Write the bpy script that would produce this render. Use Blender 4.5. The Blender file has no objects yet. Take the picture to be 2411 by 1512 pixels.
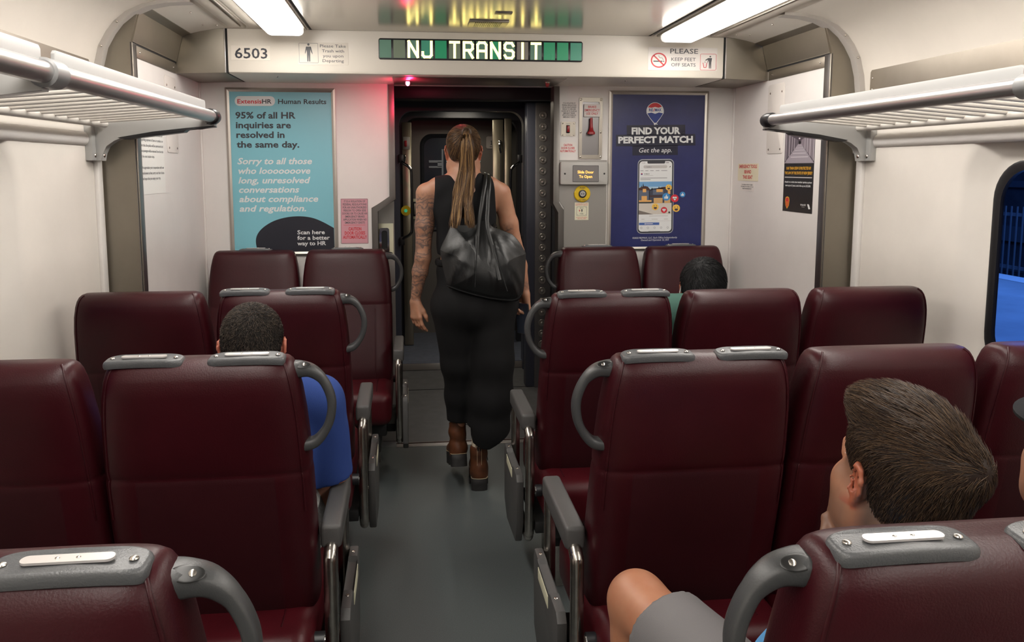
import bpy, bmesh, math, random
import numpy as np
from mathutils import Vector, Matrix, Euler

S = bpy.context.scene
COL = S.collection

# ------------------------------------------------------------------ camera, sky, exposure
def make_camera():
    yaw, pitch, roll = 0.1101, 0.1125, 0.0005
    cd = bpy.data.cameras.new('camera')
    cam = bpy.data.objects.new('camera', cd)
    COL.objects.link(cam)
    cy, sy, cp, sp = math.cos(yaw), math.sin(yaw), math.cos(pitch), math.sin(pitch)
    f = Vector((sy * cp, cy * cp, -sp)); r = Vector((cy, -sy, 0)); d = f.cross(r)
    r2 = math.cos(roll) * r + math.sin(roll) * d
    d2 = -math.sin(roll) * r + math.cos(roll) * d
    M = Matrix(((r2.x, -d2.x, -f.x, 0), (r2.y, -d2.y, -f.y, 0), (r2.z, -d2.z, -f.z, 1.5), (0, 0, 0, 1)))
    cam.matrix_world = M
    cd.sensor_fit = 'HORIZONTAL'
    cd.sensor_width = 36.0
    cd.lens = 1850.0 * 36.0 / 2411.0
    cd.shift_x = (1205.5 - 1163.6) / 2411.0
    cd.shift_y = (604.3 - 756.0) / 2411.0
    cd.clip_start = 0.02
    S.camera = cam
make_camera()

wd = bpy.data.worlds.new('night_sky')
S.world = wd
wd.use_nodes = True
wd.node_tree.nodes['Background'].inputs[0].default_value = (0.006, 0.025, 0.13, 1)
wd.node_tree.nodes['Background'].inputs[1].default_value = 0.5

S.view_settings.view_transform = 'Standard'
S.view_settings.look = 'None'
S.view_settings.exposure = 0.0
S.view_settings.gamma = 1.0
S.view_settings.use_curve_mapping = False
S.cycles.max_bounces = 8
S.cycles.diffuse_bounces = 4
S.cycles.glossy_bounces = 4
S.cycles.sample_clamp_indirect = 6.0
LAMP = 19.5            # radiance of the ceiling strip diffusers
LAMP_COL = (1.0, 0.945, 0.875)

def light(name, kind, loc, energy, color, size=0.1, rot=None):
    ld = bpy.data.lights.new(name, kind)
    ld.energy = energy; ld.color = color
    if kind == 'AREA': ld.size = size
    elif kind == 'POINT': ld.shadow_soft_size = size
    o = bpy.data.objects.new(name, ld)
    o.location = loc
    if rot: o.rotation_euler = rot
    COL.objects.link(o)
    return o
# red glow of the lit indicator lamp over the doorway, the vestibule's own lamp, added fills for gangway and platform
light('indicator_glow', 'POINT', (0.012, 3.920, 1.880), 1.7, (1.0, 0.02, 0.10), 0.012)
light('vestibule_lamp', 'AREA', (0.50, 4.98, 1.93), 4.0, (1.0, 0.9, 0.72), 0.25)
light('gangway_fill', 'AREA', (0.45, 6.15, 1.96), 3.0, (1.0, 0.9, 0.74), 0.25)  # fill light added to brighten the end door
light('platform_fill', 'AREA', (5.5, 4.0, 4.5), 170, (0.10, 0.30, 1.0), 3.0)  # both blue platform lights are fills added to colour the view outside
light('platform_fill', 'AREA', (8.5, 9.0, 4.5), 290, (0.12, 0.34, 1.0), 3.0)

# ------------------------------------------------------------------ materials
MAT = {}
def mat(name, col, rough=0.5, metal=0.0, var=0.0, vscale=6.0, bump=0.0, bscale=200.0, coat=0.0, spec=0.5,
        emit=None, estr=0.0, sss=0.0, stretch=None, trans=0.0, alpha=1.0, var2=None, aniso=0.0):
    if name in MAT: return MAT[name]
    m = bpy.data.materials.new(name); m.use_nodes = True
    nt = m.node_tree; b = nt.nodes['Principled BSDF']; L = nt.links
    b.inputs['Base Color'].default_value = (*col, 1)
    b.inputs['Roughness'].default_value = rough
    b.inputs['Metallic'].default_value = metal
    b.inputs['Specular IOR Level'].default_value = spec
    b.inputs['Coat Weight'].default_value = coat
    b.inputs['Coat Roughness'].default_value = 0.15
    b.inputs['Anisotropic'].default_value = aniso
    if sss:
        b.inputs['Subsurface Weight'].default_value = sss
        b.inputs['Subsurface Radius'].default_value = (0.012, 0.005, 0.003)
        b.inputs['Subsurface Scale'].default_value = 1.0
    if emit:
        b.inputs['Emission Color'].default_value = (*emit, 1)
        b.inputs['Emission Strength'].default_value = estr
    b.inputs['Transmission Weight'].default_value = trans
    tc = nt.nodes.new('ShaderNodeTexCoord')
    mp = nt.nodes.new('ShaderNodeMapping')
    L.new(tc.outputs['Object'], mp.inputs['Vector'])
    if stretch: mp.inputs['Scale'].default_value = stretch
    if var or var2:
        n = nt.nodes.new('ShaderNodeTexNoise'); n.inputs['Scale'].default_value = vscale
        n.inputs['Detail'].default_value = 6; n.inputs['Roughness'].default_value = 0.6
        L.new(mp.outputs['Vector'], n.inputs['Vector'])
        cr = nt.nodes.new('ShaderNodeValToRGB')
        lo = var2 if var2 else tuple(max(0, c * (1 - var)) for c in col)
        hi = col if var2 else tuple(min(1, c * (1 + var)) for c in col)
        cr.color_ramp.elements[0].position = 0.35; cr.color_ramp.elements[1].position = 0.65
        cr.color_ramp.elements[0].color = (*lo, 1); cr.color_ramp.elements[1].color = (*hi, 1)
        L.new(n.outputs['Fac'], cr.inputs['Fac']); L.new(cr.outputs['Color'], b.inputs['Base Color'])
    if bump:
        n2 = nt.nodes.new('ShaderNodeTexNoise'); n2.inputs['Scale'].default_value = bscale
        n2.inputs['Detail'].default_value = 3
        L.new(mp.outputs['Vector'], n2.inputs['Vector'])
        bp = nt.nodes.new('ShaderNodeBump'); bp.inputs['Strength'].default_value = bump
        bp.inputs['Distance'].default_value = 0.002
        L.new(n2.outputs['Fac'], bp.inputs['Height']); L.new(bp.outputs['Normal'], b.inputs['Normal'])
    MAT[name] = m
    return m

def srgb(r, g, b):
    f = lambda c: (c / 255) / 12.92 if c / 255 <= 0.04045 else ((c / 255 + 0.055) / 1.055) ** 2.4
    return (f(r), f(g), f(b))

M_wall = mat('cream_laminate', (0.74, 0.70, 0.645), 0.45, var=0.04, vscale=2.5)
M_cove = mat('cream_cove', (0.70, 0.655, 0.59), 0.5, var=0.04, vscale=2.0)
M_bulk = mat('white_laminate', (0.74, 0.71, 0.685), 0.4, var=0.03, vscale=3)
M_header = mat('header_gloss', (0.76, 0.71, 0.63), 0.34)
M_ceil = mat('satin_ceiling', (0.52, 0.48, 0.43), 0.20, metal=0.6, bump=0.05, bscale=25)
M_ceil2 = mat('cream_ceiling', (0.60, 0.55, 0.48), 0.4)
M_steel = mat('brushed_steel', (0.285, 0.255, 0.212), 0.42, metal=0.92, var=0.05, vscale=4)
M_steelv = mat('brushed_steel_plate', (0.31, 0.28, 0.24), 0.36, metal=0.9, var=0.07, vscale=4)
M_steeld = mat('dark_steel_edge', (0.20, 0.19, 0.19), 0.3, metal=0.9)
M_chrome = mat('chrome', (0.75, 0.74, 0.72), 0.12, metal=1.0)
M_tube = mat('worn_steel_tube', (0.46, 0.43, 0.39), 0.27, metal=1.0, var=0.15, vscale=40)
M_rack = mat('rack_grey_paint', (0.43, 0.43, 0.42), 0.36, metal=0.15)
M_racktube = mat('rack_tube_alloy', (0.48, 0.465, 0.465), 0.30, metal=0.8)
M_rod = mat('rack_rod_paint', (0.62, 0.585, 0.54), 0.4)
M_black = mat('black_rubber', (0.012, 0.012, 0.014), 0.35)
M_blackm = mat('black_matte', (0.008, 0.008, 0.008), 0.7)
M_grey = mat('grey_plastic', (0.042, 0.043, 0.044), 0.40, bump=0.12, bscale=420)
M_greyd = mat('dark_grey_plastic', (0.010, 0.010, 0.010), 0.35)
M_pad = mat('grey_handle_plastic', (0.085, 0.088, 0.092), 0.34, bump=0.3, bscale=420)
M_armpad = mat('armrest_plastic', (0.066, 0.064, 0.063), 0.5, bump=0.25, bscale=500)
M_leather = mat('maroon_vinyl', (0.033, 0.0025, 0.0051), 0.39, spec=0.32, var=0.10, vscale=9, bump=0.18, bscale=330)
M_leather2 = mat('maroon_vinyl_panel', (0.030, 0.0038, 0.0062), 0.50, spec=0.26, var=0.06, vscale=9, bump=0.22, bscale=420)
M_cushion = mat('maroon_vinyl_cushion', (0.048, 0.0032, 0.0060), 0.38, spec=0.30, var=0.12, vscale=9, bump=0.15, bscale=300)
M_floor = mat('speckled_floor', (0.082, 0.094, 0.094), 0.5, var2=(0.060, 0.070, 0.071), vscale=260)
M_floorv = mat('vestibule_floor', (0.11, 0.114, 0.118), 0.5, var=0.12, vscale=14)
M_bluefloor = mat('bridge_plate', (0.13, 0.15, 0.20), 0.5, var=0.12, vscale=20)
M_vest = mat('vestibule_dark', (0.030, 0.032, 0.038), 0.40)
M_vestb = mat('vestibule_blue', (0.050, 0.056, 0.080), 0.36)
M_vestdoor = mat('vestibule_door_steel', (0.155, 0.145, 0.130), 0.42, metal=0.4)
M_vestgold = mat('vestibule_steel', (0.36, 0.32, 0.24), 0.3, metal=0.85)
M_greypanel = mat('grey_panel', (0.30, 0.285, 0.265), 0.38, metal=0.35)
M_cream = mat('cream_label', (0.62, 0.60, 0.44), 0.5)
M_white = mat('white_ink', (0.80, 0.79, 0.77), 0.5)
M_ink = mat('dark_ink', (0.035, 0.037, 0.047), 0.5)
M_inkgrey = mat('grey_ink', (0.10, 0.10, 0.11), 0.5)
M_red = mat('red_ink', srgb(200, 45, 55), 0.5)
M_redp = mat('red_paint', (0.28, 0.012, 0.016), 0.3)
M_yellow = mat('yellow_plastic', srgb(215, 180, 20), 0.35)
M_screw = mat('screw_steel', (0.62, 0.58, 0.53), 0.25, metal=1.0)
M_plate = mat('insert_plate_alloy', (0.80, 0.76, 0.74), 0.3, metal=0.7)
M_glassdk = mat('door_window_glass', (0.035, 0.042, 0.06), 0.10, spec=0.6)

# ------------------------------------------------------------------ mesh building
class G:
    """gathers shapes into one mesh"""
    def __init__(s, off=(0, 0, 0)):
        s.bm = bmesh.new(); s.mats = []; s.off = Vector(off)
    def mi(s, m):
        if m not in s.mats: s.mats.append(m)
        return s.mats.index(m)
    def poly(s, pts, m):
        vs = [s.bm.verts.new(Vector(p)) for p in pts]
        f = s.bm.faces.new(vs); f.material_index = s.mi(m); return f
    def mesh(s, verts, faces, m):
        vs = [s.bm.verts.new(Vector(v)) for v in verts]; k = s.mi(m)
        for f in faces:
            try:
                ff = s.bm.faces.new([vs[i] for i in f]); ff.material_index = k
            except ValueError: pass
        return vs
    def box(s, lo, hi, m, bev=0.0, seg=2, mtx=None):
        lo, hi = Vector(lo), Vector(hi)
        r = bmesh.ops.create_cube(s.bm, size=1.0); vs = r['verts']
        for v in vs:
            v.co = Vector(((v.co.x + .5) * (hi.x - lo.x) + lo.x, (v.co.y + .5) * (hi.y - lo.y) + lo.y, (v.co.z + .5) * (hi.z - lo.z) + lo.z))
        k = s.mi(m)
        fs = set(f for v in vs for f in v.link_faces)
        for f in fs: f.material_index = k
        if bev > 0:
            es = list(set(e for v in vs for e in v.link_edges))
            rr = bmesh.ops.bevel(s.bm, geom=es, offset=bev, segments=seg, profile=0.5, affect='EDGES', clamp_overlap=True)
            vs = list(set(list(rr['verts']) + [v for v in vs if v.is_valid]))
            for f in rr['faces']: f.material_index = k
        if mtx is not None:
            bmesh.ops.transform(s.bm, matrix=mtx, verts=vs)
        return vs
    def prism(s, pts, axis, a, b, m, bev=0.0, seg=2):
        """closed polygon pts (2-D) extruded along an axis from a to b; the 2-D axes are the other two in order"""
        def P(p, t):
            if axis == 'x': return Vector((t, p[0], p[1]))
            if axis == 'y': return Vector((p[0], t, p[1]))
            return Vector((p[0], p[1], t))
        k = s.mi(m); n = len(pts)
        A = [s.bm.verts.new(P(p, a)) for p in pts]; B = [s.bm.verts.new(P(p, b)) for p in pts]
        fs = [s.bm.faces.new(A), s.bm.faces.new(B[::-1])]
        for i in range(n):
            fs.append(s.bm.faces.new((A[i], B[i], B[(i + 1) % n], A[(i + 1) % n])))
        for f in fs: f.material_index = k
        if bev > 0:
            es = list(set(list(fs[0].edges) + list(fs[1].edges)))
            rr = bmesh.ops.bevel(s.bm, geom=es, offset=bev, segments=seg, profile=0.5, affect='EDGES', clamp_overlap=True)
            for f in rr['faces']: f.material_index = k
    def tube(s, pts, r, m, n=12, closed=False, caps=True, flat=1.0, up=None):
        pts = [Vector(p) for p in pts]; N = len(pts)
        rs = r if isinstance(r, (list, tuple)) else [r] * N
        T = []
        for i in range(N):
            if closed: t = pts[(i + 1) % N] - pts[i - 1]
            else: t = pts[min(i + 1, N - 1)] - pts[max(i - 1, 0)]
            T.append(t.normalized())
        u = Vector(up) if up else (Vector((0, 0, 1)) if abs(T[0].z) < .9 else Vector((1, 0, 0)))
        rings = []; k = s.mi(m)
        for i in range(N):
            if up: u = Vector(up)
            u = (u - T[i] * u.dot(T[i])).normalized(); w = T[i].cross(u)
            rings.append([s.bm.verts.new(pts[i] + (math.cos(2 * math.pi * j / n) * u * flat + math.sin(2 * math.pi * j / n) * w) * rs[i]) for j in range(n)])
        for i in range(N if closed else N - 1):
            a, b = rings[i], rings[(i + 1) % N]
            for j in range(n):
                f = s.bm.faces.new((a[j], a[(j + 1) % n], b[(j + 1) % n], b[j])); f.material_index = k
        if caps and not closed:
            for rg in (rings[0], rings[-1]):
                f = s.bm.faces.new(rg); f.material_index = k
    def loft(s, rings, m, cap=True, closed=True):
        k = s.mi(m) if not callable(m) else None
        R = [[s.bm.verts.new(Vector(p)) for p in rg] for rg in rings]
        n = len(R[0])
        for i in range(len(R) - 1):
            for j in range(n if closed else n - 1):
                q = (R[i][j], R[i][(j + 1) % n], R[i + 1][(j + 1) % n], R[i + 1][j])
                f = s.bm.faces.new(q)
                f.material_index = k if k is not None else s.mi(m(f.calc_center_median()))
        if cap:
            for rg in (R[0], R[-1]):
                f = s.bm.faces.new(rg); f.material_index = k if k is not None else s.mi(m(f.calc_center_median()))
    def ball(s, c, rad, m, seg=16, rot=None):
        rad = Vector(rad) if not isinstance(rad, (int, float)) else Vector((rad,) * 3)
        M = Matrix.Translation(Vector(c)) @ (rot.to_4x4() if rot else Matrix()) @ Matrix.Diagonal((*rad, 1))
        r = bmesh.ops.create_uvsphere(s.bm, u_segments=seg, v_segments=max(6, seg // 2), radius=1.0, matrix=M)
        k = s.mi(m)
        for f in set(f for v in r['verts'] for f in v.link_faces): f.material_index = k
    def cyl(s, a, b, r, m, n=16, r2=None):
        s.tube([a, b], [r, r if r2 is None else r2], m, n)
    def build(s, name, parent=None, smooth=35, recalc=True):
        if recalc: bmesh.ops.recalc_face_normals(s.bm, faces=s.bm.faces)
        if s.off.length: bmesh.ops.translate(s.bm, vec=-s.off, verts=s.bm.verts)
        me = bpy.data.meshes.new(name); s.bm.to_mesh(me); s.bm.free()
        for m in s.mats: me.materials.append(m)
        if smooth:
            me.polygons.foreach_set('use_smooth', [True] * len(me.polygons))
            me.set_sharp_from_angle(angle=math.radians(smooth))
        o = bpy.data.objects.new(name, me)
        if parent is not None: o.parent = parent
        elif s.off.length: o.location = s.off
        COL.objects.link(o)
        return o

def tag(o, label, cat, group=None, kind=None):
    o['label'] = label; o['category'] = cat
    if group: o['group'] = group
    if kind: o['kind'] = kind
    return o
def thing(name, label, cat, loc=(0, 0, 0), rotz=0.0, group=None):
    o = bpy.data.objects.new(name, None); o.empty_display_size = 0.05
    o.location = loc; o.rotation_euler = (0, 0, rotz); COL.objects.link(o)
    return tag(o, label, cat, group)
def struct(g, name, **k):
    o = g.build(name, **k); o['kind'] = 'structure'; return o
def copy_tree(o, parent=None, **kw):
    c = o.copy()
    if parent is not None: c.parent = parent
    COL.objects.link(c)
    for ch in list(o.children): copy_tree(ch, c)
    return c
def smooth_path(pts, k=6, closed=False):
    """Catmull-Rom through pts"""
    P = [Vector(p) for p in pts]; n = len(P); out = []
    rng = range(n if closed else n - 1)
    for i in rng:
        if closed: p0, p1, p2, p3 = P[i - 1], P[i], P[(i + 1) % n], P[(i + 2) % n]
        else: p0, p1, p2, p3 = P[max(i - 1, 0)], P[i], P[i + 1], P[min(i + 2, n - 1)]
        for j in range(k):
            t = j / k
            out.append(0.5 * ((2 * p1) + (-p0 + p2) * t + (2 * p0 - 5 * p1 + 4 * p2 - p3) * t * t + (-p0 + 3 * p1 - 3 * p2 + p3) * t ** 3))
    if not closed: out.append(P[-1])
    return out
def interp(xs, ys, x):
    return float(np.interp(x, xs, ys))
# ------------------------------------------------------------------ the coach shell
XC = 0.3675                    # centre line of the coach
YB, YW = -2.6, 4.15            # rear end of what is built, face of the end bulkhead
COVE = [(1.532, 1.65), (1.532, 1.72), (1.530, 1.80), (1.520, 1.88), (1.500, 1.953), (1.470, 2.005), (1.440, 2.043), (1.395, 2.080),
        (1.335, 2.108), (1.26, 2.124), (1.165, 2.130)]
def side(sx, x): return XC + sx * x

g = G(); g.box((XC - 1.7, YB, -0.06), (XC + 1.7, 4.145, 0.0), M_floor); struct(g, 'floor')
g = G(); g.box((-0.6, 4.13, -0.06), (1.4, 5.78, -0.001), M_floorv); struct(g, 'floor_vestibule')
g = G()
M_rust = mat('rusty_edge', (0.055, 0.030, 0.026), 0.6)
g.box((-0.075, 4.13, -0.02), (0.79, 4.20, 0.004), M_greypanel, 0.003)
g.box((-0.075, 4.145, -0.02), (0.79, 4.152, 0.009), M_plate)
g.box((-0.075, 4.172, -0.02), (0.79, 4.178, 0.008), M_rust)
struct(g, 'trim_1')
g = G(); g.box((-0.075, 5.228, -0.02), (0.80, 5.234, 0.0015), M_greyd); struct(g, 'trim_2')

def rrect(y0, y1, z0, z1, r, n=8):
    out = []
    for cx, cz, a0 in ((y1 - r, z1 - r, 0), (y0 + r, z1 - r, 90), (y0 + r, z0 + r, 180), (y1 - r, z0 + r, 270)):
        for i in range(n + 1):
            a = math.radians(a0 + 90 * i / n); out.append((cx + r * math.cos(a), cz + r * math.sin(a)))
    return out

def side_wall(sx, name, wname):
    """flat wall with a dished window recess, then the cove up to the ceiling"""
    X = 1.532
    y0, y1, z0, z1 = 0.75, 3.13, 0.35, 1.62
    lo = rrect(1.02, 2.545, 0.72, 1.645 - 0.02, 0.19)
    n = len(lo)
    outer = []
    cy, cz = (1.02 + 2.545) / 2, 1.17
    for (y, z) in lo:                      # project the loop onto the panel's outline
        dy, dz = y - cy, z - cz
        t = min([((y1 if dy > 0 else y0) - cy) / dy if abs(dy) > 1e-9 else 9e9, ((z1 + .03 if dz > 0 else z0) - cz) / dz if abs(dz) > 1e-9 else 9e9])
        outer.append((cy + dy * t, cz + dz * t))
    P = lambda p, d: Vector((side(sx, X + d), p[0], p[1]))
    g = G()
    l2 = rrect(1.045, 2.520, 0.745, 1.600, 0.17)
    l3 = rrect(1.085, 2.478, 0.785, 1.556, 0.14)
    l4 = rrect(1.115, 2.447, 0.812, 1.524, 0.130)
    g.loft([[P(p, 0) for p in outer], [P(p, 0) for p in lo], [P(p, .014) for p in l2], [P(p, .058) for p in l3], [P(p, .066) for p in l4]], M_wall, cap=False)
    # the rest of the wall behind and below, and the corner pieces left over
    def quad(ya, yb, za, zb): g.poly([(side(sx, X), ya, za), (side(sx, X), yb, za), (side(sx, X), yb, zb), (side(sx, X), ya, zb)], M_wall)
    quad(YB, y0, 0, z1 + .03); quad(y0, y1, 0, z0); quad(y1, 3.19, 0, z1 + .03)
    for yy in (y0, y1):
        for zz in (z0, z1 + .03):
            # corners between the projected outline and the rectangle
            c = (yy, zz)
            near = [p for p in outer]
            for i in range(n):
                a, b = outer[i], outer[(i + 1) % n]
                if (abs(a[0] - yy) < 1e-6 and abs(b[1] - zz) < 1e-6) or (abs(a[1] - zz) < 1e-6 and abs(b[0] - yy) < 1e-6):
                    g.poly([P(a, 0), P(b, 0), P(c, 0)], M_wall)
    o = struct(g, name, smooth=50)
    # window: gasket ring, glass
    w = thing(wname, '', '', (side(sx, X + .06), 1.78, 0.83)); w['kind'] = 'structure'
    del w['label']; del w['category']
    g = G(off=w.location)
    a, b, c_ = rrect(1.115, 2.447, 0.812, 1.524, 0.130), rrect(1.122, 2.440, 0.819, 1.517, 0.125), rrect(1.145, 2.417, 0.842, 1.494, 0.112)
    g.loft([[P(p, .072) for p in a], [P(p, .060) for p in a], [P(p, .057) for p in b], [P(p, .062) for p in c_], [P(p, .076) for p in c_]], M_black, cap=False)
    g.build('window_gasket', w)
    g = G(off=w.location)
    g.poly([P(p, .070) for p in c_], M_pane)
    g.build('window_pane', w, smooth=0)
    return o

def pane_material():
    m = bpy.data.materials.new('tinted_window_glass'); m.use_nodes = True
    nt = m.node_tree; nt.nodes.remove(nt.nodes['Principled BSDF'])
    t = nt.nodes.new('ShaderNodeBsdfTransparent'); t.inputs[0].default_value = (0.75, 0.82, 1.0, 1)
    gl = nt.nodes.new('ShaderNodeBsdfGlossy'); gl.inputs['Roughness'].default_value = 0.03
    gl.inputs[0].default_value = (0.8, 0.85, 1, 1)
    lw = nt.nodes.new('ShaderNodeLayerWeight'); lw.inputs['Blend'].default_value = .5
    pw = nt.nodes.new('ShaderNodeMath'); pw.operation = 'POWER'; pw.inputs[1].default_value = 5; nt.links.new(lw.outputs['Facing'], pw.inputs[0])
    fr = nt.nodes.new('ShaderNodeMath'); fr.operation = 'MULTIPLY_ADD'; fr.inputs[1].default_value = .5; fr.inputs[2].default_value = .035; nt.links.new(pw.outputs[0], fr.inputs[0])
    mx = nt.nodes.new('ShaderNodeMixShader')
    nt.links.new(fr.outputs[0], mx.inputs[0]); nt.links.new(t.outputs[0], mx.inputs[1]); nt.links.new(gl.outputs[0], mx.inputs[2])
    nt.links.new(mx.outputs[0], nt.nodes['Material Output'].inputs[0])
    return m
M_pane = pane_material()
side_wall(1, 'wall_right', 'window_1')
side_wall(-1, 'wall_left', 'window_2')

for sx, nm in ((1, 'right'), (-1, 'left')):
    g = G()
    A = [(side(sx, x), YB, z) for x, z in COVE]; B = [(side(sx, x), 3.19, z) for x, z in COVE]
    g.loft([A, B], M_cove, cap=False, closed=False)
    o = struct(g, 'ceiling_cove_' + nm, smooth=60)
    # half-round moulding under the rack
    g = G()
    pr = [(side(sx, 1.534 - .018 * math.sin(math.pi * i / 10)), 1.582 + .05 * (1 - math.cos(math.pi * i / 10)) / 2) for i in range(11)]
    g.loft([[(p[0], YB, p[1]) for p in pr], [(p[0], 3.10, p[1]) for p in pr]], M_bulk, cap=False, closed=False)
    struct(g, 'trim_3' if sx > 0 else 'trim_4', smooth=60)
    # vertical bead where the wall meets the portal
    g = G(); xs = sorted((side(sx, 1.515), side(sx, 1.534)))
    g.box((xs[0], 3.105, 0), (xs[1], 3.150, 1.56), M_bulk, .006); struct(g, 'trim_5' if sx > 0 else 'trim_6')
    # satin plate behind the rack
    g = G(); pts = [(YB, 1.80), (3.070, 1.80), (3.070, 1.885), (3.062, 1.893), (YB, 1.893)]
    xs = sorted((side(sx, 1.512), side(sx, 1.527)))
    t = thing('scuff_plate', 'long bare steel plate on the wall above the %s luggage rack' % nm, 'plate', (side(sx, 1.52), 0.3, 1.8), group='steel plates above the racks')
    g.off = Vector(t.location); g.prism(pts, 'x', xs[0], xs[1], M_steelv); g.build('plate', t)
    for z in (1.86, 1.815): g = G(off=t.location); g.ball((side(sx, 1.511), 3.05, z), .004, M_screw, 8); g.build('screw', t)

# ceiling: satin centre panel, the lamp bands at both sides, dark seam strips
g = G(); g.box((XC - .792, YB, 2.127), (XC + .792, 4.2, 2.15), M_ceil); struct(g, 'ceiling')
for sx, k in ((1, 7), (-1, 10)):
    xs = lambda a, b: sorted((side(sx, a), side(sx, b)))
    g = G(); a = xs(.797, 1.20); g.box((a[0], YB, 2.1275), (a[1], 4.2, 2.15), M_ceil2); struct(g, 'ceiling_band_' + ('right' if sx > 0 else 'left'))
    g = G(); a = xs(.790, .7995); g.box((a[0], YB, 2.1265), (a[1], 3.75, 2.152), M_blackm); struct(g, 'trim_%d' % k)
    g = G(); a = xs(.80, .812); g.box((a[0], YB, 2.118), (a[1], 3.70, 2.13), M_plate, .002); struct(g, 'trim_%d' % (k + 1))
    g = G()                                                     # ribbed strip outside the lamp
    for q, (u0, u1, d) in enumerate(((.985, .998, .016), (1.012, 1.055, .006), (1.068, 1.078, .014), (1.092, 1.145, .010))):
        a = xs(u0, u1); g.box((a[0], YB, 2.13 - d), (a[1], 3.68, 2.131), M_ceil2 if q % 2 else M_steelv, .003)
    struct(g, 'trim_%d' % (k + 2))

def ceiling_light(sx):
    nm = 'right' if sx > 0 else 'left'
    t = thing('ceiling_light', 'long white strip light on the ceiling above the %s seats' % nm, 'light', (side(sx, .89), 0.5, 2.127), group='ceiling strip lights')
    g = G(off=t.location)
    prof = [(.812, 2.127), (.812, 2.092), (.818, 2.082), (.830, 2.077), (.95, 2.077), (.962, 2.082), (.968, 2.092), (.968, 2.127)]
    rings = []
    for y, sc in ((YB + .02, 1.0), (3.605, 1.0)):
        rings.append([(side(sx, .89 + (p[0] - .89) * (1 if sc > .95 else .96)), y, 2.127 - (2.127 - p[1]) * sc) for p in prof])
    g.loft(rings, M_lamp)
    g.build('diffuser', t)
    g = G(off=t.location); rings = []
    for y, sc in ((3.6052, 1.0), (3.628, .97), (3.640, .86)):
        rings.append([(side(sx, .89 + (p[0] - .89) * (1 if sc > .95 else .96)), y, 2.127 - (2.127 - p[1]) * sc) for p in prof])
    g.loft(rings, M_lampcap); g.build('end_cap', t)
    g = G(off=t.location)
    for u0, u1 in ((.802, .8115), (.9685, .978)):
        a = sorted((side(sx, u0), side(sx, u1))); g.box((a[0], YB, 2.108), (a[1], 3.66, 2.128), M_steelv, .002)
    g.build('housing', t)
M_lamp = mat('lamp_diffuser', (0.9, 0.9, 0.9), 0.4, emit=LAMP_COL, estr=LAMP)
M_lampcap = mat('lamp_end_cap', (0.8, 0.78, 0.74), 0.4, emit=LAMP_COL, estr=.7)
ceiling_light(1); ceiling_light(-1)
# little vent and plate in the ceiling
t = thing('ceiling_vent', 'small slotted metal vent in the middle of the ceiling', 'vent', (0.36, 3.49, 2.126))
g = G(off=t.location); g.box((.275, 3.43, 2.120), (.445, 3.56, 2.1275), M_steelv, .002); g.build('frame', t)
g = G(off=t.location)
for i in range(14): g.box((.300 + i * .0085, 3.45, 2.118), (.304 + i * .0085, 3.54, 2.121), M_greyd)
g.build('slots', t)
g = G(off=(0.40, 3.27, 2.127)); g.box((.365, 3.245, 2.123), (.435, 3.29, 2.1275), M_steelv, .002)
tag(g.build('ceiling_plate'), 'tiny metal cover plate in the ceiling beside the slotted vent', 'plate')

# the station outside, seen through the window
M_plat = mat('platform_concrete', (0.42, 0.42, 0.42), 0.6, var=.12, vscale=1.2); M_track = mat('track_bed', (0.06, 0.06, 0.065), 0.9, var=.4, vscale=3); M_statw = mat('station_wall', (0.14, 0.14, 0.15), 0.8, var=.3, vscale=1.5); M_fence = mat('fence_steel', (0.25, 0.25, 0.26), 0.5)
g = G(); g.box((2.3, -8, -.4), (8.6, 16, -.12), M_plat); struct(g, 'ground_platform')
g = G(); g.box((8.6, -8, -.4), (9.0, 16, -.11), M_white); struct(g, 'ground_platform_edge')
g = G(); g.box((9.0, -8, -1.2), (20, 30, -.9), M_track); struct(g, 'ground_track')
g = G(); g.box((14.0, -4, -1), (14.4, 34, 6), M_statw); g.box((13.9, 2, -.2), (14.0, 34, .15), M_fence); g.box((13.9, 2, 1.05), (14.0, 34, 1.2), M_fence); g.box((13.9, 2, 1.6), (14.0, 34, 2.4), M_fence); struct(g, 'wall_station')
t = thing('station_fence', 'picket fence outside the blue window, beyond the platform', 'fence', (11.0, 12.0, -.9))
for z in (-.35, .62): g = G(off=t.location); g.box((11.0, 4, z), (11.05, 30, z + .06), M_fence); g.build('fence_rail', t)
g = G(off=t.location)
for i in range(180): g.box((10.98, 4 + i * .14, -.9), (11.0, 4.022 + i * .14, .80), M_fence)
o = g.build('fence_pickets', t); o['kind'] = 'stuff'
# unseen dark closure added behind the camera, cuts fill on the seat backs
g = G(); g.box((XC - 1.6, YB - .05, 0), (XC + 1.6, YB, 2.15), M_vest); struct(g, 'wall_rear_blocker')

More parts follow.
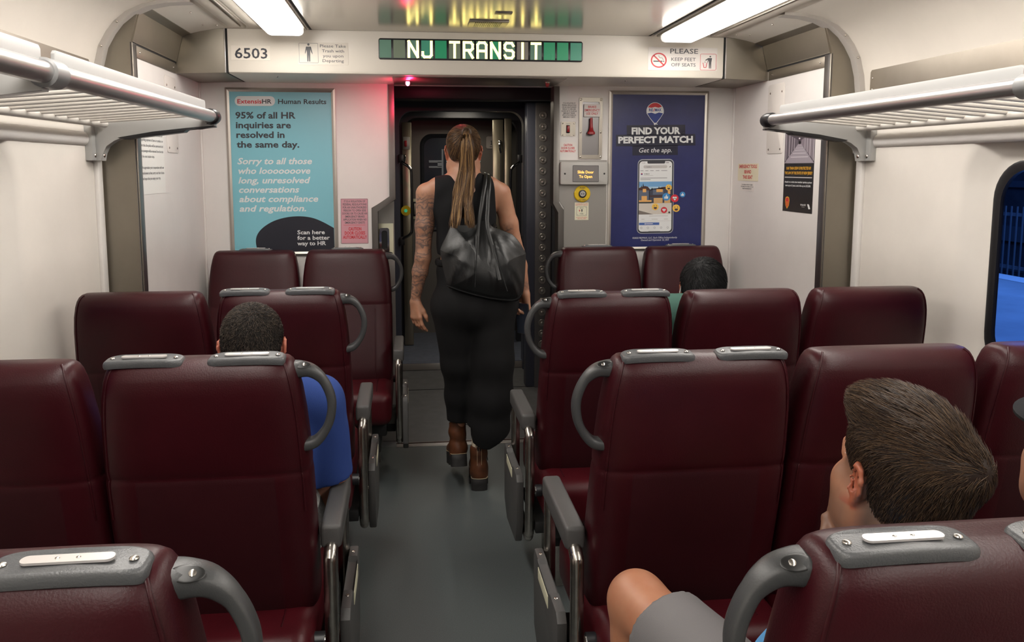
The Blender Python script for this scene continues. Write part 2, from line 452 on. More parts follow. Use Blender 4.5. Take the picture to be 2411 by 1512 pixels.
# portal: painted arch ring, steel pillar, white alcove walls, duct covers
M_ring = mat('portal_grey_paint', (0.46, 0.43, 0.40), 0.4)
RING = [(1.532, 1.56)] + COVE[1:]
def inset(p, d):
    ang = min(1.0, max(0.0, (1.532 - p[0]) / .37)); a = ang * math.pi / 2
    return (p[0] - d * math.cos(a), p[1] - d * .45 * math.sin(a) - (0 if p[1] < 1.7 else d * .1))
for sx, nm in ((1, 'right'), (-1, 'left')):
    sX = lambda p: (side(sx, p[0]), p[1])
    inner = [inset(p, .023) for p in RING]
    g = G()
    g.loft([[(side(sx, p[0]), y, p[1]) for p in q] for q, y in ((RING, 3.128), (inner, 3.128), (inner, 3.19))], M_ring, cap=False, closed=False)
    for i in (4, 6): g.ball((side(sx, (RING[i][0] + inner[i][0]) / 2), 3.127, (RING[i][1] + inner[i][1]) / 2), .005, M_screw, 8)
    struct(g, 'trim_13' if sx > 0 else 'trim_14', smooth=50)
    g = G()
    pil = [(1.3985, 0.0), (1.3985, 1.976), (1.366, 2.085)] + [p for p in reversed(inner) if p[0] > 1.37] + [(1.531, 1.56), (1.531, 0.0)]
    g.prism([sX(p) for p in pil], 'y', 3.166, 3.19, M_steel)
    struct(g, 'pillar_' + nm, smooth=0)
    # corner edge of the pillar: polished strip on the alcove face
    g = G(); a = sorted((side(sx, 1.391), side(sx, 1.3985)))
    g.box((a[0], 3.160, 0), (a[1], 3.215, 1.972), M_steeld, .002)
    a = sorted((side(sx, 1.389), side(sx, 1.397)))
    g.box((a[0], 3.160, 0), (a[1], 3.170, 1.972), M_steelv, .002)
    struct(g, 'trim_15' if sx > 0 else 'trim_16')
    g = G(); a = sorted((side(sx, 1.3985), side(sx, 1.44)))
    g.box((a[0], 3.19, 0), (a[1], 4.25, 1.98), M_bulk); struct(g, 'wall_alcove_' + nm)
    g = G(); a = sorted((side(sx, 1.390), side(sx, 1.399)))
    g.box((a[0], 4.135, 0), (a[1], 4.15, 1.925), M_bulk, .003); struct(g, 'trim_17' if sx > 0 else 'trim_18')
    # steel strip and sloping duct cover at the top of the alcove
    t = thing('duct_cover', 'sloping steel duct cover above the %s white alcove wall' % nm, 'cover', (side(sx, 1.39), 3.46, 1.92), group='steel duct covers')
    g = G(off=t.location)
    pts = [(1.3985, 1.975), (1.391, 1.975), (1.391, 1.978), (1.362, 2.086), (1.325, 2.100), (1.325, 2.115), (1.42, 2.115), (1.42, 1.975)]
    g.prism([sX(p) for p in pts], 'y', 3.176, 3.750, M_steel); g.build('cover', t, smooth=0)
    g = G(off=t.location); a = sorted((side(sx, 1.393), side(sx, 1.3985)))
    g.box((a[0], 3.205, 1.922), (a[1], 3.74, 1.968), M_steel, .002); g.build('strip', t)
    for y in (3.25, 3.70): g = G(off=t.location); g.ball((side(sx, 1.3925), y, 1.945), .004, M_screw, 8); g.build('screw', t)
    g = G(off=t.location); a = sorted((side(sx, 1.394), side(sx, 1.3985)))
    g.box((a[0], 3.192, 1.966), (a[1], 3.750, 1.976), M_blackm); g.build('gap', t)
    # alcove ceiling
    g = G()
    pr = [(1.33, 2.1005), (1.28, 2.113), (1.22, 2.124), (1.165, 2.128), (1.165, 2.15), (1.33, 2.15)]
    g.prism([sX(p) for p in pr], 'y', 3.19, 3.752, M_cove)
    for u, y in ((1.22, 3.35), (1.24, 3.62), (1.19, 3.66)): g.ball((side(sx, u), y, 2.118 if u > 1.2 else 2.124), .004, M_screw, 8)
    struct(g, 'ceiling_alcove_' + nm, smooth=40)
    # steel end block beside the header
    g = G()
    blk = [(1.178, 1.930), (1.4185, 1.924), (1.4185, 1.98), (1.40, 2.02), (1.372, 2.083), (1.35, 2.096), (1.29, 2.112), (1.23, 2.1235), (1.178, 2.128)]
    t = thing('header_end_block', 'brushed steel end block at the %s end of the white header' % nm, 'panel', (side(sx, 1.30), 3.95, 1.925), group='steel end blocks of the header')
    g.off = Vector(t.location); g.prism([sX(p) for p in blk], 'y', 3.752, YW, M_steel, .002); g.build('block', t, smooth=25)
    g = G(off=t.location); a = sorted((side(sx, 1.1665), side(sx, 1.178)))
    g.box((a[0], 3.757, 1.931), (a[1], YW, 2.127), M_blackm); g.build('gap', t)
    g = G(off=t.location); a = sorted((side(sx, 1.1765), side(sx, 1.181)))
    g.box((a[0], 3.748, 1.931), (a[1], 3.756, 2.127), M_plate, .001); g.build('edge', t)

# end bulkhead with the doorway cut out (the cut steps outwards below 1.33 m, where the pocket door shows)
DL, DR = -0.060, 0.774
g = G()
bl = [(XC - 1.42, 0), (DL - .126, 0), (DL - .126, 1.292), (DL - .030, 1.348), (DL - .030, 1.926), (XC - 1.42, 1.926)]
g.prism(bl, 'y', YW, YW + .07, M_bulk)
br = [(XC + 1.42, 0), (DR + .06, 0), (DR + .06, 1.276), (DR + .030, 1.318), (DR + .030, 1.926), (XC + 1.42, 1.926)]
g.prism(br, 'y', YW, YW + .07, M_bulk)
g.box((XC - 1.42, YW, 1.926), (XC + 1.42, YW + .07, 2.2), M_bulk)
struct(g, 'wall_end', smooth=0)
# grey steel panel under the brake box
g = G(); g.prism([(DR + .035, 1.00), (1.066, 1.00), (1.066, 1.541), (DR + .032, 1.541), (DR + .032, 1.330), (DR + .062, 1.285)], 'y', YW - .004, YW + .001, M_greypanel)
tag(g.build('steel_wall_panel'), 'plain grey steel panel on the bulkhead under the brake box', 'panel')
# header signboard
t_h = thing('header_signboard', 'long glossy white header over the doorway carrying the lit message display', 'panel', (XC, 3.95, 1.929))
g = G(off=t_h.location)
hp = [(3.752, 2.1265), (3.752, 1.945), (3.757, 1.934), (3.768, 1.929), (YW, 1.929), (YW, 2.1265)]
g.prism(hp, 'x', XC - 1.1665, XC + 1.1665, M_header, .001); g.build('panel', t_h)
for x in (-.60, 1.08): g = G(off=t_h.location); g.ball((x, 3.86, 1.928), .005, M_screw, 8); g.build('screw', t_h)
g = G(off=t_h.location); g.box((DL, 3.80, 1.926), (DR, YW, 1.930), M_steelv, .001); g.build('steel_soffit', t_h)

# doorway edge trims
M_trimsteel = mat('doorway_trim_steel', (0.17, 0.158, 0.145), 0.36, metal=0.75)
def edge(name, pts, w=.030):
    g = G()
    for a, b in zip(pts[:-1], pts[1:]): pass
    n = len(pts); offs = []
    for i in range(n):
        if i == 0: d = Vector(pts[1]) - Vector(pts[0]); nn = [Vector((-d.y, d.x)).normalized()]
        elif i == n - 1: d = Vector(pts[-1]) - Vector(pts[-2]); nn = [Vector((-d.y, d.x)).normalized()]
        else:
            d1 = (Vector(pts[i]) - Vector(pts[i - 1])).normalized(); d2 = (Vector(pts[i + 1]) - Vector(pts[i])).normalized()
            n1, n2 = Vector((-d1.y, d1.x)), Vector((-d2.y, d2.x)); m_ = (n1 + n2).normalized(); nn = [m_ / max(.3, m_.dot(n1))]
        offs.append(nn[0])
    poly = [tuple(Vector(p) + o * 0) for p, o in zip(pts, offs)] + [tuple(Vector(p) + o * w) for p, o in reversed(list(zip(pts, offs)))]
    g.prism(poly, 'y', YW - .012, YW + .085, M_trimsteel, .002)
    return struct(g, name)
edge('trim_19', [(DL, 1.926), (DL, 1.335), (DL - .095, 1.275), (DL - .095, 0.0)], -.030)
edge('trim_20', [(DR, 1.926), (DR, 1.308), (DR + .030, 1.262), (DR + .030, 0.0)], .030)
# ------------------------------------------------------------------ vestibule and the end of the coach
M_studcol = mat('stud_column_steel', (0.17, 0.165, 0.165), 0.36, metal=0.6)
M_stud = mat('stud_steel', (0.42, 0.40, 0.37), 0.30, metal=0.85)
M_nextwall = mat('next_coach_notice', (0.30, 0.33, 0.38), 0.6)
M_signplate = mat('number_plate_steel', (0.42, 0.38, 0.35), 0.5)
M_chromedk = mat('dark_chrome', (0.35, 0.34, 0.33), 0.18, metal=1.0)
M_greenlit = mat('green_lit_button', (0.05, 0.3, 0.2), 0.4, emit=(0.05, 0.9, 0.5), estr=0.25)
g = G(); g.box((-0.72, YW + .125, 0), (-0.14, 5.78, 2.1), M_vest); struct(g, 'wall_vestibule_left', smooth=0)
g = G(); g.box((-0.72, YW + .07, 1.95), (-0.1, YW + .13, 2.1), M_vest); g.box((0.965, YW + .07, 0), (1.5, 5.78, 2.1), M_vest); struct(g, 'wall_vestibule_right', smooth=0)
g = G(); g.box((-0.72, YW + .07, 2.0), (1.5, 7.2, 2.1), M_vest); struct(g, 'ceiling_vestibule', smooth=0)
g = G(); g.box((-.2, 4.7, 1.90), (1.0, 4.76, 2.01), M_vest, .01); g.box((-.2, 5.2, 1.935), (1.0, 5.26, 2.01), M_vest, .01); struct(g, 'trim_21')
# pocket door leaf seen in the stepped part of the doorway, at the left; its handle
t = thing('pocket_door', 'grey sliding door leaf edge with a recessed chrome handle left of the doorway', 'door', (-.12, 4.25, 0))
g = G(off=t.location); g.box((-.60, 4.236, 0.0), (-.070, 4.262, 1.93), M_greypanel, .003); g.build('leaf', t)
g = G(off=t.location); g.box((-.155, 4.230, 1.02), (-.075, 4.2365, 1.205), M_cream, .003); g.build('label_plate', t)
g = G(off=t.location)
g.loft([[(x, y, z) for x, z in rrect(*d, .012)] for d, y in (((-.150, -.098, 1.05, 1.182), 4.230), ((-.150, -.098, 1.05, 1.182), 4.222), ((-.138, -.108, 1.065, 1.167), 4.222), ((-.136, -.110, 1.068, 1.164), 4.229))], M_chrome, cap=False)
h = g.build('handle', t)
g = G(off=t.location); g.box((-.138, 4.2285, 1.065), (-.108, 4.2295, 1.167), M_greyd); g.build('recess', h)
# studded jamb column at the right
t = thing('studded_column', 'dark blue column with a vertical row of round studs right of the doorway', 'column', (.88, 5.25, 0))
g = G(off=t.location); g.box((.795, 5.22, 0), (.966, 5.32, 1.96), M_vestb, .006); g.box((.852, 5.205, 0), (.962, 5.222, 1.93), M_studcol, .004); g.build('post', t)
for i in range(22):
    z = 1.845 - i * .0735
    if z < .1: break
    g = G(off=t.location)
    prof = [(.026, 0.0), (.024, .003), (.016, .004), (.011, .002), (.010, .008), (.006, .010)]
    rings = [[(.903 + r * math.cos(2 * math.pi * j / 16), 5.205 - d, z + r * math.sin(2 * math.pi * j / 16)) for j in range(16)] for r, d in prof]
    g.loft(rings, M_stud); g.build('stud', t)
# step and bridge plate
g = G(); g.box((-.14, 5.75, 0), (.96, 5.80, .052), M_greypanel, .004); struct(g, 'trim_22')
g = G(); g.box((-.14, 5.80, .0), (.96, 6.86, .055), M_bluefloor, .004); g.box((-.14, 5.752, .048), (.96, 5.80, .058), M_bluefloor, .003); struct(g, 'floor_bridge')
# end frame of the coach with rounded top corners
def frame(y0, y1, xl, xr, zt, r, m, name, thick=.16):
    g = G()
    arc = [(xl, 0)] + [(xl + r - r * math.cos(a), zt - r + r * math.sin(a)) for a in [math.pi / 2 * i / 8 for i in range(9)]]
    arc += [(xr - r + r * math.sin(a), zt - r + r * math.cos(a)) for a in [math.pi / 2 * i / 8 for i in range(9)]] + [(xr, 0)]
    out = [(-.30, 0), (-.30, 2.02), (1.2, 2.02), (1.2, 0)]
    A = arc; outer = [(-.30, max(0, z)) if i <= 1 else ((-.30, 2.02) if i <= 5 else ((x, 2.02) if i < len(arc) - 6 else ((1.2, 2.02) if i < len(arc) - 2 else (1.2, z)))) for i, (x, z) in enumerate(arc)]
    g.loft([[(x, y0, z) for x, z in outer], [(x, y0, z) for x, z in arc], [(x, y1, z) for x, z in arc]], m, cap=False, closed=False)
    return struct(g, name, smooth=40)
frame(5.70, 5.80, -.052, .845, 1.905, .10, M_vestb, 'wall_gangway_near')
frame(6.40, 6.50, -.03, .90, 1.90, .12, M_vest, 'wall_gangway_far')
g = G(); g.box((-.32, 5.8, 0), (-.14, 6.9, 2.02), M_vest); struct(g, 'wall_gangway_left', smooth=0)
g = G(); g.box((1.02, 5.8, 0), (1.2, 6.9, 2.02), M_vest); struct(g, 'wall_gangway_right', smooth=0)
# door of the next coach
t = thing('end_door', 'dark steel end door with a rounded window and a sign numbered 1 behind the walking woman', 'door', (.4, 6.84, .055))
def xz(x, z, y): return (x, y, z)
g = G(off=t.location)
W = rrect(.115, .615, .95, 1.79, .10)
cx, cz = .365, 1.37; outer = []
for x, z in W:
    dx, dz = x - cx, z - cz
    tt = min(((1.02 if dx > 0 else -.16) - cx) / dx if abs(dx) > 1e-9 else 9e9, ((2.0 if dz > 0 else .055) - cz) / dz if abs(dz) > 1e-9 else 9e9)
    outer.append((cx + dx * tt, cz + dz * tt))
g.loft([[(x, 6.84, z) for x, z in outer], [(x, 6.84, z) for x, z in W], [(x, 6.90, z) for x, z in W]], M_vestdoor, cap=False)
for cxx, czz in ((-.16, 2.0), (1.02, 2.0), (-.16, .055), (1.02, .055)):
    for i in range(len(outer)):
        a, b = outer[i], outer[(i + 1) % len(outer)]
        if (abs(a[0] - cxx) < 1e-6 and abs(b[1] - czz) < 1e-6) or (abs(a[1] - czz) < 1e-6 and abs(b[0] - cxx) < 1e-6):
            g.poly([(a[0], 6.84, a[1]), (b[0], 6.84, b[1]), (cxx, 6.84, czz)], M_vestdoor)
g.build('leaf', t)
g = G(off=t.location)
w2 = rrect(.150, .580, .985, 1.755, .08)
g.loft([[(x, 6.835, z) for x, z in W], [(x, 6.825, z) for x, z in rrect(.13, .60, .965, 1.775, .09)], [(x, 6.845, z) for x, z in w2]], M_vest, cap=False); g.build('window_gasket', t)
g = G(off=t.location); g.poly([(x, 6.845, z) for x, z in w2], M_glassdk)
g.build('window_pane', t, smooth=0)
# what shows through the glass in the next coach: pale partitions and notices
g = G(off=t.location)
g.box((.545, 6.838, 1.0), (.575, 6.843, 1.72), M_nextwall)
for (x0, x1, z0, z1) in ((.19, .30, 1.545, 1.565), (.19, .30, 1.500, 1.515), (.265, .30, 1.51, 1.55), (.245, .27, 1.36, 1.415), (.205, .23, 1.21, 1.24), (.30, .315, 1.0, 1.66), (.37, .375, 1.05, 1.6)):
    g.box((x0, 6.838, z0), (x1, 6.843, z1), M_nextwall)
g.build('window_view', t)
g = G(off=t.location); g.prism(rrect(.686, .776, 1.665, 1.770, .015), 'y', 6.830, 6.838, M_signplate); p = g.build('number_plate', t)
g = G(off=t.location); g.box((.728, 6.828, 1.70), (.734, 6.8302, 1.735), M_ink); g.box((.723, 6.828, 1.727), (.729, 6.8302, 1.732), M_ink); g.box((.722, 6.828, 1.698), (.740, 6.8302, 1.702), M_ink)
g.box((.716, 6.828, 1.68), (.752, 6.8302, 1.684), M_ink); g.build('numeral', p)
# steel lining strips at both sides of that door, bolt rod, grab rails, small fittings
t = thing('lining_strip', 'shiny steel lining strip with a bolt rod right of the end door', 'panel', (.83, 6.36, .8))
g = G(off=t.location); g.box((.688, 6.34, .06), (.775, 6.37, 1.885), M_vestgold, .006); g.box((.785, 6.345, .06), (.845, 6.37, 1.895), M_vestgold, .006); g.build('strip', t)
g = G(off=t.location); g.tube(smooth_path([(.745, 6.335, 1.70), (.742, 6.31, 1.69), (.744, 6.31, 1.65), (.752, 6.32, 1.62)], 5), .010, M_chrome, 8)
g.cyl((.752, 6.325, 1.62), (.752, 6.325, 1.385), .0035, M_chrome, 8); g.ball((.748, 6.32, 1.375), (.014, .012, .014), M_chrome, 10); g.ball((.746, 6.325, 1.71), (.016, .012, .012), M_chrome, 10); g.build('bolt_rod', t)
t = thing('lining_strip', 'narrow steel lining strip with a red switch left of the end door', 'panel', (-.01, 6.36, .8))
g = G(off=t.location); g.box((-.035, 6.34, .06), (.040, 6.37, 1.86), M_vestgold, .006); g.build('strip', t)
g = G(off=t.location); g.box((-.028, 6.33, 1.645), (.026, 6.342, 1.745), M_greypanel, .003); g.box((-.016, 6.322, 1.668), (.004, 6.332, 1.715), M_redp, .003); g.build('switch', t)
g = G(off=t.location); g.tube(smooth_path([(-.02, 6.335, 1.60), (-.012, 6.315, 1.585), (-.02, 6.315, 1.55), (-.03, 6.33, 1.53)], 5), .009, M_chrome, 8); g.build('latch', t)
g = G(off=t.location); g.cyl((-.01, 6.338, 1.16), (-.01, 6.318, 1.16), .040, M_yellow, 20); g.cyl((-.012, 6.320, 1.16), (-.012, 6.312, 1.16), 0.013, M_greenlit, 20); g.build('push_button', t)
def rail(x, s, label):
    t = thing('grab_rail', label, 'rail', (x, 5.66, .95), group='grab rails at the gangway')
    g = G(off=t.location)
    g.tube(smooth_path([(x + s * .06, 5.70, 1.56), (x + s * .045, 5.665, 1.535), (x, 5.64, 1.50), (x - s * .012, 5.64, 1.44), (x - s * .012, 5.64, 1.10), (x, 5.64, 1.03), (x + s * .045, 5.665, 1.00), (x + s * .06, 5.70, .975)], 6), .010, M_chromedk, 10)
    g.build('bar', t)
    for z in (1.565, .975):
        g = G(off=t.location); g.box((x + s * .06 - .018, 5.67, z - .03), (x + s * .06 + .018, 5.70, z + .03), M_black, .005); g.build('bracket', t)
rail(.755, 1, 'slim curved metal grab rail right of the walking woman in the gangway')
rail(.020, -1, 'slim curved metal grab rail left of the walking woman in the gangway')
t = thing('door_handle_plate', 'pale plate with a recessed handle on the end door behind the woman at left', 'handle', (.06, 6.83, 1.18))
g = G(off=t.location); g.box((.03, 6.828, 1.06), (.125, 6.8385, 1.235), M_cream, .003); g.build('plate', t)
g = G(off=t.location); g.box((.045, 6.822, 1.085), (.11, 6.829, 1.21), M_vest, .006); g.box((.055, 6.818, 1.10), (.072, 6.823, 1.195), M_steelv, .003); g.build('recess', t)
# ------------------------------------------------------------------ luggage racks
def rack(sx):
    nm = 'right' if sx > 0 else 'left'
    t = thing('luggage_rack', 'grey tubular luggage rack on the %s, over the %s seats' % ('window wall with the blue window' if sx > 0 else 'wall opposite the blue window', 'three-abreast' if sx > 0 else 'two-abreast'), 'luggage rack', (side(sx, 1.5), 3.1, 1.53), group='luggage racks')
    R = lambda n, g, **k: g.build(n, t, **k)
    N = lambda: G(off=t.location)
    xt = 1.085                                     # half-width of the front tube
    X = lambda u: side(sx, u)
    Y0 = .35
    g = N(); g.tube([(X(xt), Y0, 1.690), (X(xt), 1.695, 1.690)], .0225, M_racktube, 20); R('front_tube', g)
    g = N(); g.tube([(X(xt), 1.735, 1.690), (X(xt), 3.045, 1.690)], .0225, M_racktube, 20); R('front_tube', g)
    for y0, y1 in ((Y0, 1.690), (1.752, 2.985)):
        g = N(); a = sorted((X(xt + .004), X(xt + .012)))
        g.prism([(y0, 1.705), (y1, 1.705), (y1, 1.736), (y1 - .008, 1.743), (y0 + .008, 1.743), (y0, 1.736)], 'x', a[0], a[1], M_racklip, .001); R('lip', g)
    g = N(); g.tube([(X(1.470), Y0, 1.652), (X(1.470), 3.09, 1.662)], .0145, M_rod, 14); R('rear_rail', g)
    y = 2.992
    while y > .75:
        if abs(y - 1.715) > .03:
            g = N(); g.tube([(X(1.472), y, 1.666), (X(1.43), y, 1.668), (X(xt + .02), y, 1.693)], .0058, M_rod, 10); R('rod', g)
        y -= .0925
    # end bracket
    def arm(yc, w, tip):
        pts = [(1.532, 1.527), (1.484, 1.527), (1.484, 1.555), (1.470, 1.583), (1.440, 1.604), (1.405, 1.618), (1.30, 1.632), (1.18, 1.645), (tip, 1.655),
               (tip - .008, 1.690), (tip, 1.708), (1.15, 1.698), (1.42, 1.672), (1.50, 1.668), (1.532, 1.668)]
        g = N(); g.prism([(X(p[0]), p[1]) for p in pts], 'y', yc - w / 2, yc + w / 2, M_rack, .004); R('bracket_arm', g, smooth=40)
        g = N(); a = sorted((X(1.505), X(1.534))); g.box((a[0], yc - .05, 1.527), (a[1], yc + .05, 1.668), M_rack, .004); R('wall_plate', g)
        g = N(); g.ball((X(1.5035), yc - .03, 1.546), (.004, .008, .008), M_screw, 10); R('screw', g)
        g = N(); g.ball((X(1.4835), yc, 1.546), (.004, .008, .008), M_screw, 10); R('screw', g)
    arm(3.085, .042, 1.08)
    g = N(); pts = [(1.08, 1.652), (1.18, 1.642), (1.19, 1.632), (1.30, 1.618), (1.40, 1.605), (1.425, 1.612), (1.30, 1.634), (1.18, 1.648), (1.08, 1.657)]
    g.prism([(X(p[0]), p[1]) for p in pts], 'y', 3.06, 3.11, M_black, .001); R('rubber_strip', g)
    g = N()
    g.tube([(X(xt), 3.030, 1.690), (X(xt), 3.036, 1.690), (X(xt), 3.075, 1.690), (X(xt), 3.092, 1.690), (X(xt), 3.098, 1.690)], [.0250, .0285, .0295, .0265, .018], M_black, 20)
    g.tube([(X(xt + .0), 3.08, 1.672), (X(xt + .045), 3.08, 1.655), (X(xt + .10), 3.085, 1.648)], [.020, .012, .006], M_black, 12); R('end_cap', g)
    # middle bracket with its collar
    arm(1.715, .034, 1.095)
    g = N(); g.tube([(X(xt), y_, 1.690) for y_ in (1.680, 1.684, 1.742, 1.746)], [.0250, .0300, .0300, .0250], M_collar, 22); R('collar', g)
M_collar = mat('rack_collar_grey', (0.22, 0.22, 0.22), 0.4)
M_racklip = mat('rack_lip_paint', (0.36, 0.36, 0.355), 0.45)
rack(1); rack(-1)

# ------------------------------------------------------------------ seat benches
SEATW = 0.4575
def backrest(s, i):
    """one seat back: loft of rounded sections; the middle of the lower part is a separate vinyl panel"""
    c = SEATW * i + SEATW / 2
    st = [(.425, .200, .135, .235), (.432, .213, .120, .258), (.455, .2255, .104, .270), (.52, .2275, .090, .258), (.62, .2275, .070, .228), (.72, .2270, .050, .195), (.80, .2260, .036, .170),
          (.813, .2248, .0345, .1665), (.818, .2236, .0355, .1650), (.823, .2243, .0330, .1655), (.84, .2245, .028, .164), (.90, .2215, .018, .152), (.96, .2175, .008, .138), (1.01, .2115, .001, .127), (1.045, .2045, .000, .119),
          (1.064, .1990, .005, .112), (1.076, .1935, .014, .103), (1.0835, .186, .026, .092), (1.087, .176, .040, .078)]
    g = G(); rings = []; n = 48
    for z, hw, yr, yf in st:
        rg = []
        cy, hd = (yr + yf) / 2, (yf - yr) / 2
        e = 2 / 6.5
        ex = 2 / 3.6
        for j in range(n):
            a = 2 * math.pi * j / n; ca, sa = math.cos(a), math.sin(a)
            # superellipse with near-square corners in x and rounder ones in y
            x = math.copysign(abs(ca) ** e, ca); y = math.copysign(abs(sa) ** ex, sa)
            rg.append((-s * (c + hw * x), cy + hd * y, z))
        rings.append(rg)
    def pick(p):
        return M_leather2 if (abs(-s * p.x - c) < .142 and p.z < .812 and p.z > .46) else M_leather
    g.loft(rings, pick)
    for e in (-1, 1):                      # stitched seams beside the front panel
        pp = [(-s * (c + e * .142), yf - (yf - yr) * .5 * (1 - (1 - (.142 / hw) ** 6.5) ** .278) + .0003, z) for z, hw, yr, yf in st[2:7]]
        g.tube(smooth_path(pp, 3), .0022, M_leather, 6)
    for e in (-1, 1):                      # piped edges
        pp = [(-s * (c + e * hw * .925), (yr + yf) / 2 - (yf - yr) / 2 * .775 - .0004, z) for z, hw, yr, yf in st[5:-1]]
        g.tube(smooth_path(pp, 2), .0026, M_leather, 6)
    return g
def bench_meshes(s, n, padmode):
    """a bench of n seats, aisle edge at x = 0 and seats towards -s*x, facing +y; padmode: 'aisle' two pads on the aisle seat, 'each' one pad per seat"""
    root = thing('seat_bench', 'x', 'seat')
    X = lambda u: -s * u
    def bx(g, u0, u1, y0, y1, z0, z1, m, bev=0, seg=2):
        a = sorted((X(u0), X(u1))); g.box((a[0], y0, z0), (a[1], y1, z1), m, bev, seg)
    for i in range(n):
        backrest(s, i).build('backrest', root, smooth=60)
        g = G(); u0 = SEATW * i
        bx(g, u0 + .004, u0 + SEATW - .004, -.035, .535, .300, .462, M_cushion, .045, 5)
        c = g.build('seat_cushion', root, smooth=60)
        g = G()
        for uu in (u0 + .075, u0 + SEATW - .075):
            g.tube([(X(uu), .03, .4615), (X(uu), .30, .4625), (X(uu), .49, .4615)], .0022, M_leather, 6)
        g.build('seam', c)
    # pads on the top edge
    cs = [.130, .345] if padmode == 'aisle' else [.2275 + SEATW * i for i in range(n)]
    for c in cs:
        Mx = Matrix.Translation((X(c), .036, 1.0850)) @ Matrix.Rotation(math.radians(4), 4, 'X')
        g = G()
        rings = []
        hx, hy = .0825, .0255
        for zz, k in ((-.006, .95), (-.001, 1.0), (.005, .997), (.0085, .965), (.0105, .90), (.0108, .84)):
            rg = []
            for j in range(40):
                a = 2 * math.pi * j / 40; ca, sa = math.cos(a), math.sin(a)
                e1, e2 = 2 / 7.0, 2 / 4.5
                x = math.copysign(abs(ca) ** e1, ca) * (hx - .0255 * (1 - k) * 1.4); y = math.copysign(abs(sa) ** e2, sa) * hy * k
                rg.append(Mx @ Vector((x, y, zz - .006 * (x / hx) ** 4)))
            rings.append(rg)
        g.loft(rings, M_pad); p = g.build('top_pad', root, smooth=50)
        g = G()
        pl = rrect(-.047, .047, -.0075, .0075, .0074, 6)
        g.loft([[Mx @ Vector((a, b, .0100)) for a, b in pl], [Mx @ Vector((a, b, .0128)) for a, b in pl]], M_plate); g.build('insert_plate', p)
        for a in (-.0105, .0105, -.0655, .0655):
            g = G(); r = .0026 if abs(a) < .03 else .0052
            zz = .0128 if abs(a) < .03 else .0085
            g.ball(Mx @ Vector((a, 0, zz)), (r, r, r * .5), M_screw, 10); g.build('screw', p)
    # grab handle on the aisle side
    P = [(-.045, 1.050), (-.022, 1.052), (.004, 1.047), (.028, 1.026), (.044, .990), (.046, .955), (.036, .918), (.012, .886), (-.015, .878), (-.040, .882)]
    P = [( p[0], .066, p[1]) for p in P]
    path = smooth_path([(X(-p[0]), p[1], p[2]) for p in P], 5)
    N = len(path)
    g = G(); rings = []
    for k, p in enumerate(path):
        t = (path[min(k + 1, N - 1)] - path[max(k - 1, 0)]).normalized()
        f = k / (N - 1)
        hw = .015 + .014 * max(0, 1 - f * 3.0) + .010 * max(0, f * 3.2 - 2.2)     # along y
        ht = .0100 + .0115 * max(0, 1 - f * 3.0) + .007 * max(0, f * 3.2 - 2.2)
        w = Vector((0, 1, 0)); u = t.cross(w).normalized()
        rg = []
        for j in range(16):
            a = 2 * math.pi * j / 16; ca, sa = math.cos(a), math.sin(a); e = 2 / 3.2
            rg.append(p + u * ht * math.copysign(abs(ca) ** e, ca) + w * hw * math.copysign(abs(sa) ** e, sa))
        rings.append(rg)
    g.loft(rings, M_grey); h = g.build('grab_handle', root, smooth=60)
    k = int(N * .15); p = path[k]; t = (path[k + 1] - path[k - 1]).normalized(); u = t.cross(Vector((0, 1, 0))).normalized()
    if u.z < 0: u = -u
    f = k / (N - 1); ht = .0100 + .0115 * max(0, 1 - f * 3.0); hw = .015 + .014 * max(0, 1 - f * 3.0)
    nn = (u * .80 + Vector((0, -.60, 0))).normalized(); base = p + u * ht * .80 + Vector((0, -hw * .70, 0))
    R3 = Matrix((t, nn.cross(t).normalized(), nn)).transposed()
    g = G(); g.ball(base, (.0195, .0105, .0022), M_greyd, 20, R3); h2 = g.build('screw_recess_shade', h)  # flush dark oval stands in for the shade of a sunken recess
    g = G(); g.ball(base + nn * .0015 + t * .006, (.0048, .0048, .0025), M_screw, 10, R3); g.build('screw', h)
    # armrest: pad, bent tube frame, side panel
    ux = -.030
    g = G(); bx(g, ux - .025, ux + .025, .130, .455, .592, .650, M_armpad, .010, 3); g.build('armrest_pad', root)
    fr = [(.150, .600), (.118, .585), (.108, .55), (.108, .27), (.122, .222), (.160, .205), (.420, .205), (.455, .222), (.465, .27), (.465, .55), (.455, .585), (.430, .600)]
    g = G(); g.tube(smooth_path([(X(ux), y, z) for y, z in fr], 5), .0165, M_tube, 14); g.build('armrest_frame', root)
    pts = [(.135, .405), (.135, .26), (.175, .17), (.400, .150), (.478, .20), (.490, .40), (.478, .425), (.420, .425), (.410, .412), (.250, .412), (.240, .425), (.155, .425)]
    g = G(); a = sorted((X(ux - .042), X(ux - .016))); g.prism(pts, 'x', a[0], a[1], M_armpad, .005, 2); pn = g.build('side_panel', root)
    g = G(); a = sorted((X(ux - .0435), X(ux - .036))); g.prism([(.255, .375), (.405, .375), (.405, .408), (.255, .408)], 'x', a[0], a[1], M_cream, .001); g.build('label_strip', pn)
    for yy in (.215, .445):
        g = G(); g.ball((X(ux - .029), yy, .4245), (.006, .006, .003), M_screw, 10); g.build('screw', pn)
    # hinge knob and the black carrier under the seats, steel legs
    g = G(); g.cyl((X(-.018), .06, .405), (X(.02), .06, .405), .020, M_black, 14); g.cyl((X(-.020), .06, .405), (X(-.012), .06, .405), .013, M_chrome, 14); g.build('hinge_knob', root)
    g = G(); bx(g, .03, SEATW * n - .03, .06, .44, .225, .300, M_blackm, .01); bx(g, -.012, .03, .09, .40, .235, .275, M_blackm, .004); bx(g, .06, .13, .15, .46, .15, .23, M_blackm, .01); g.build('carrier', root)
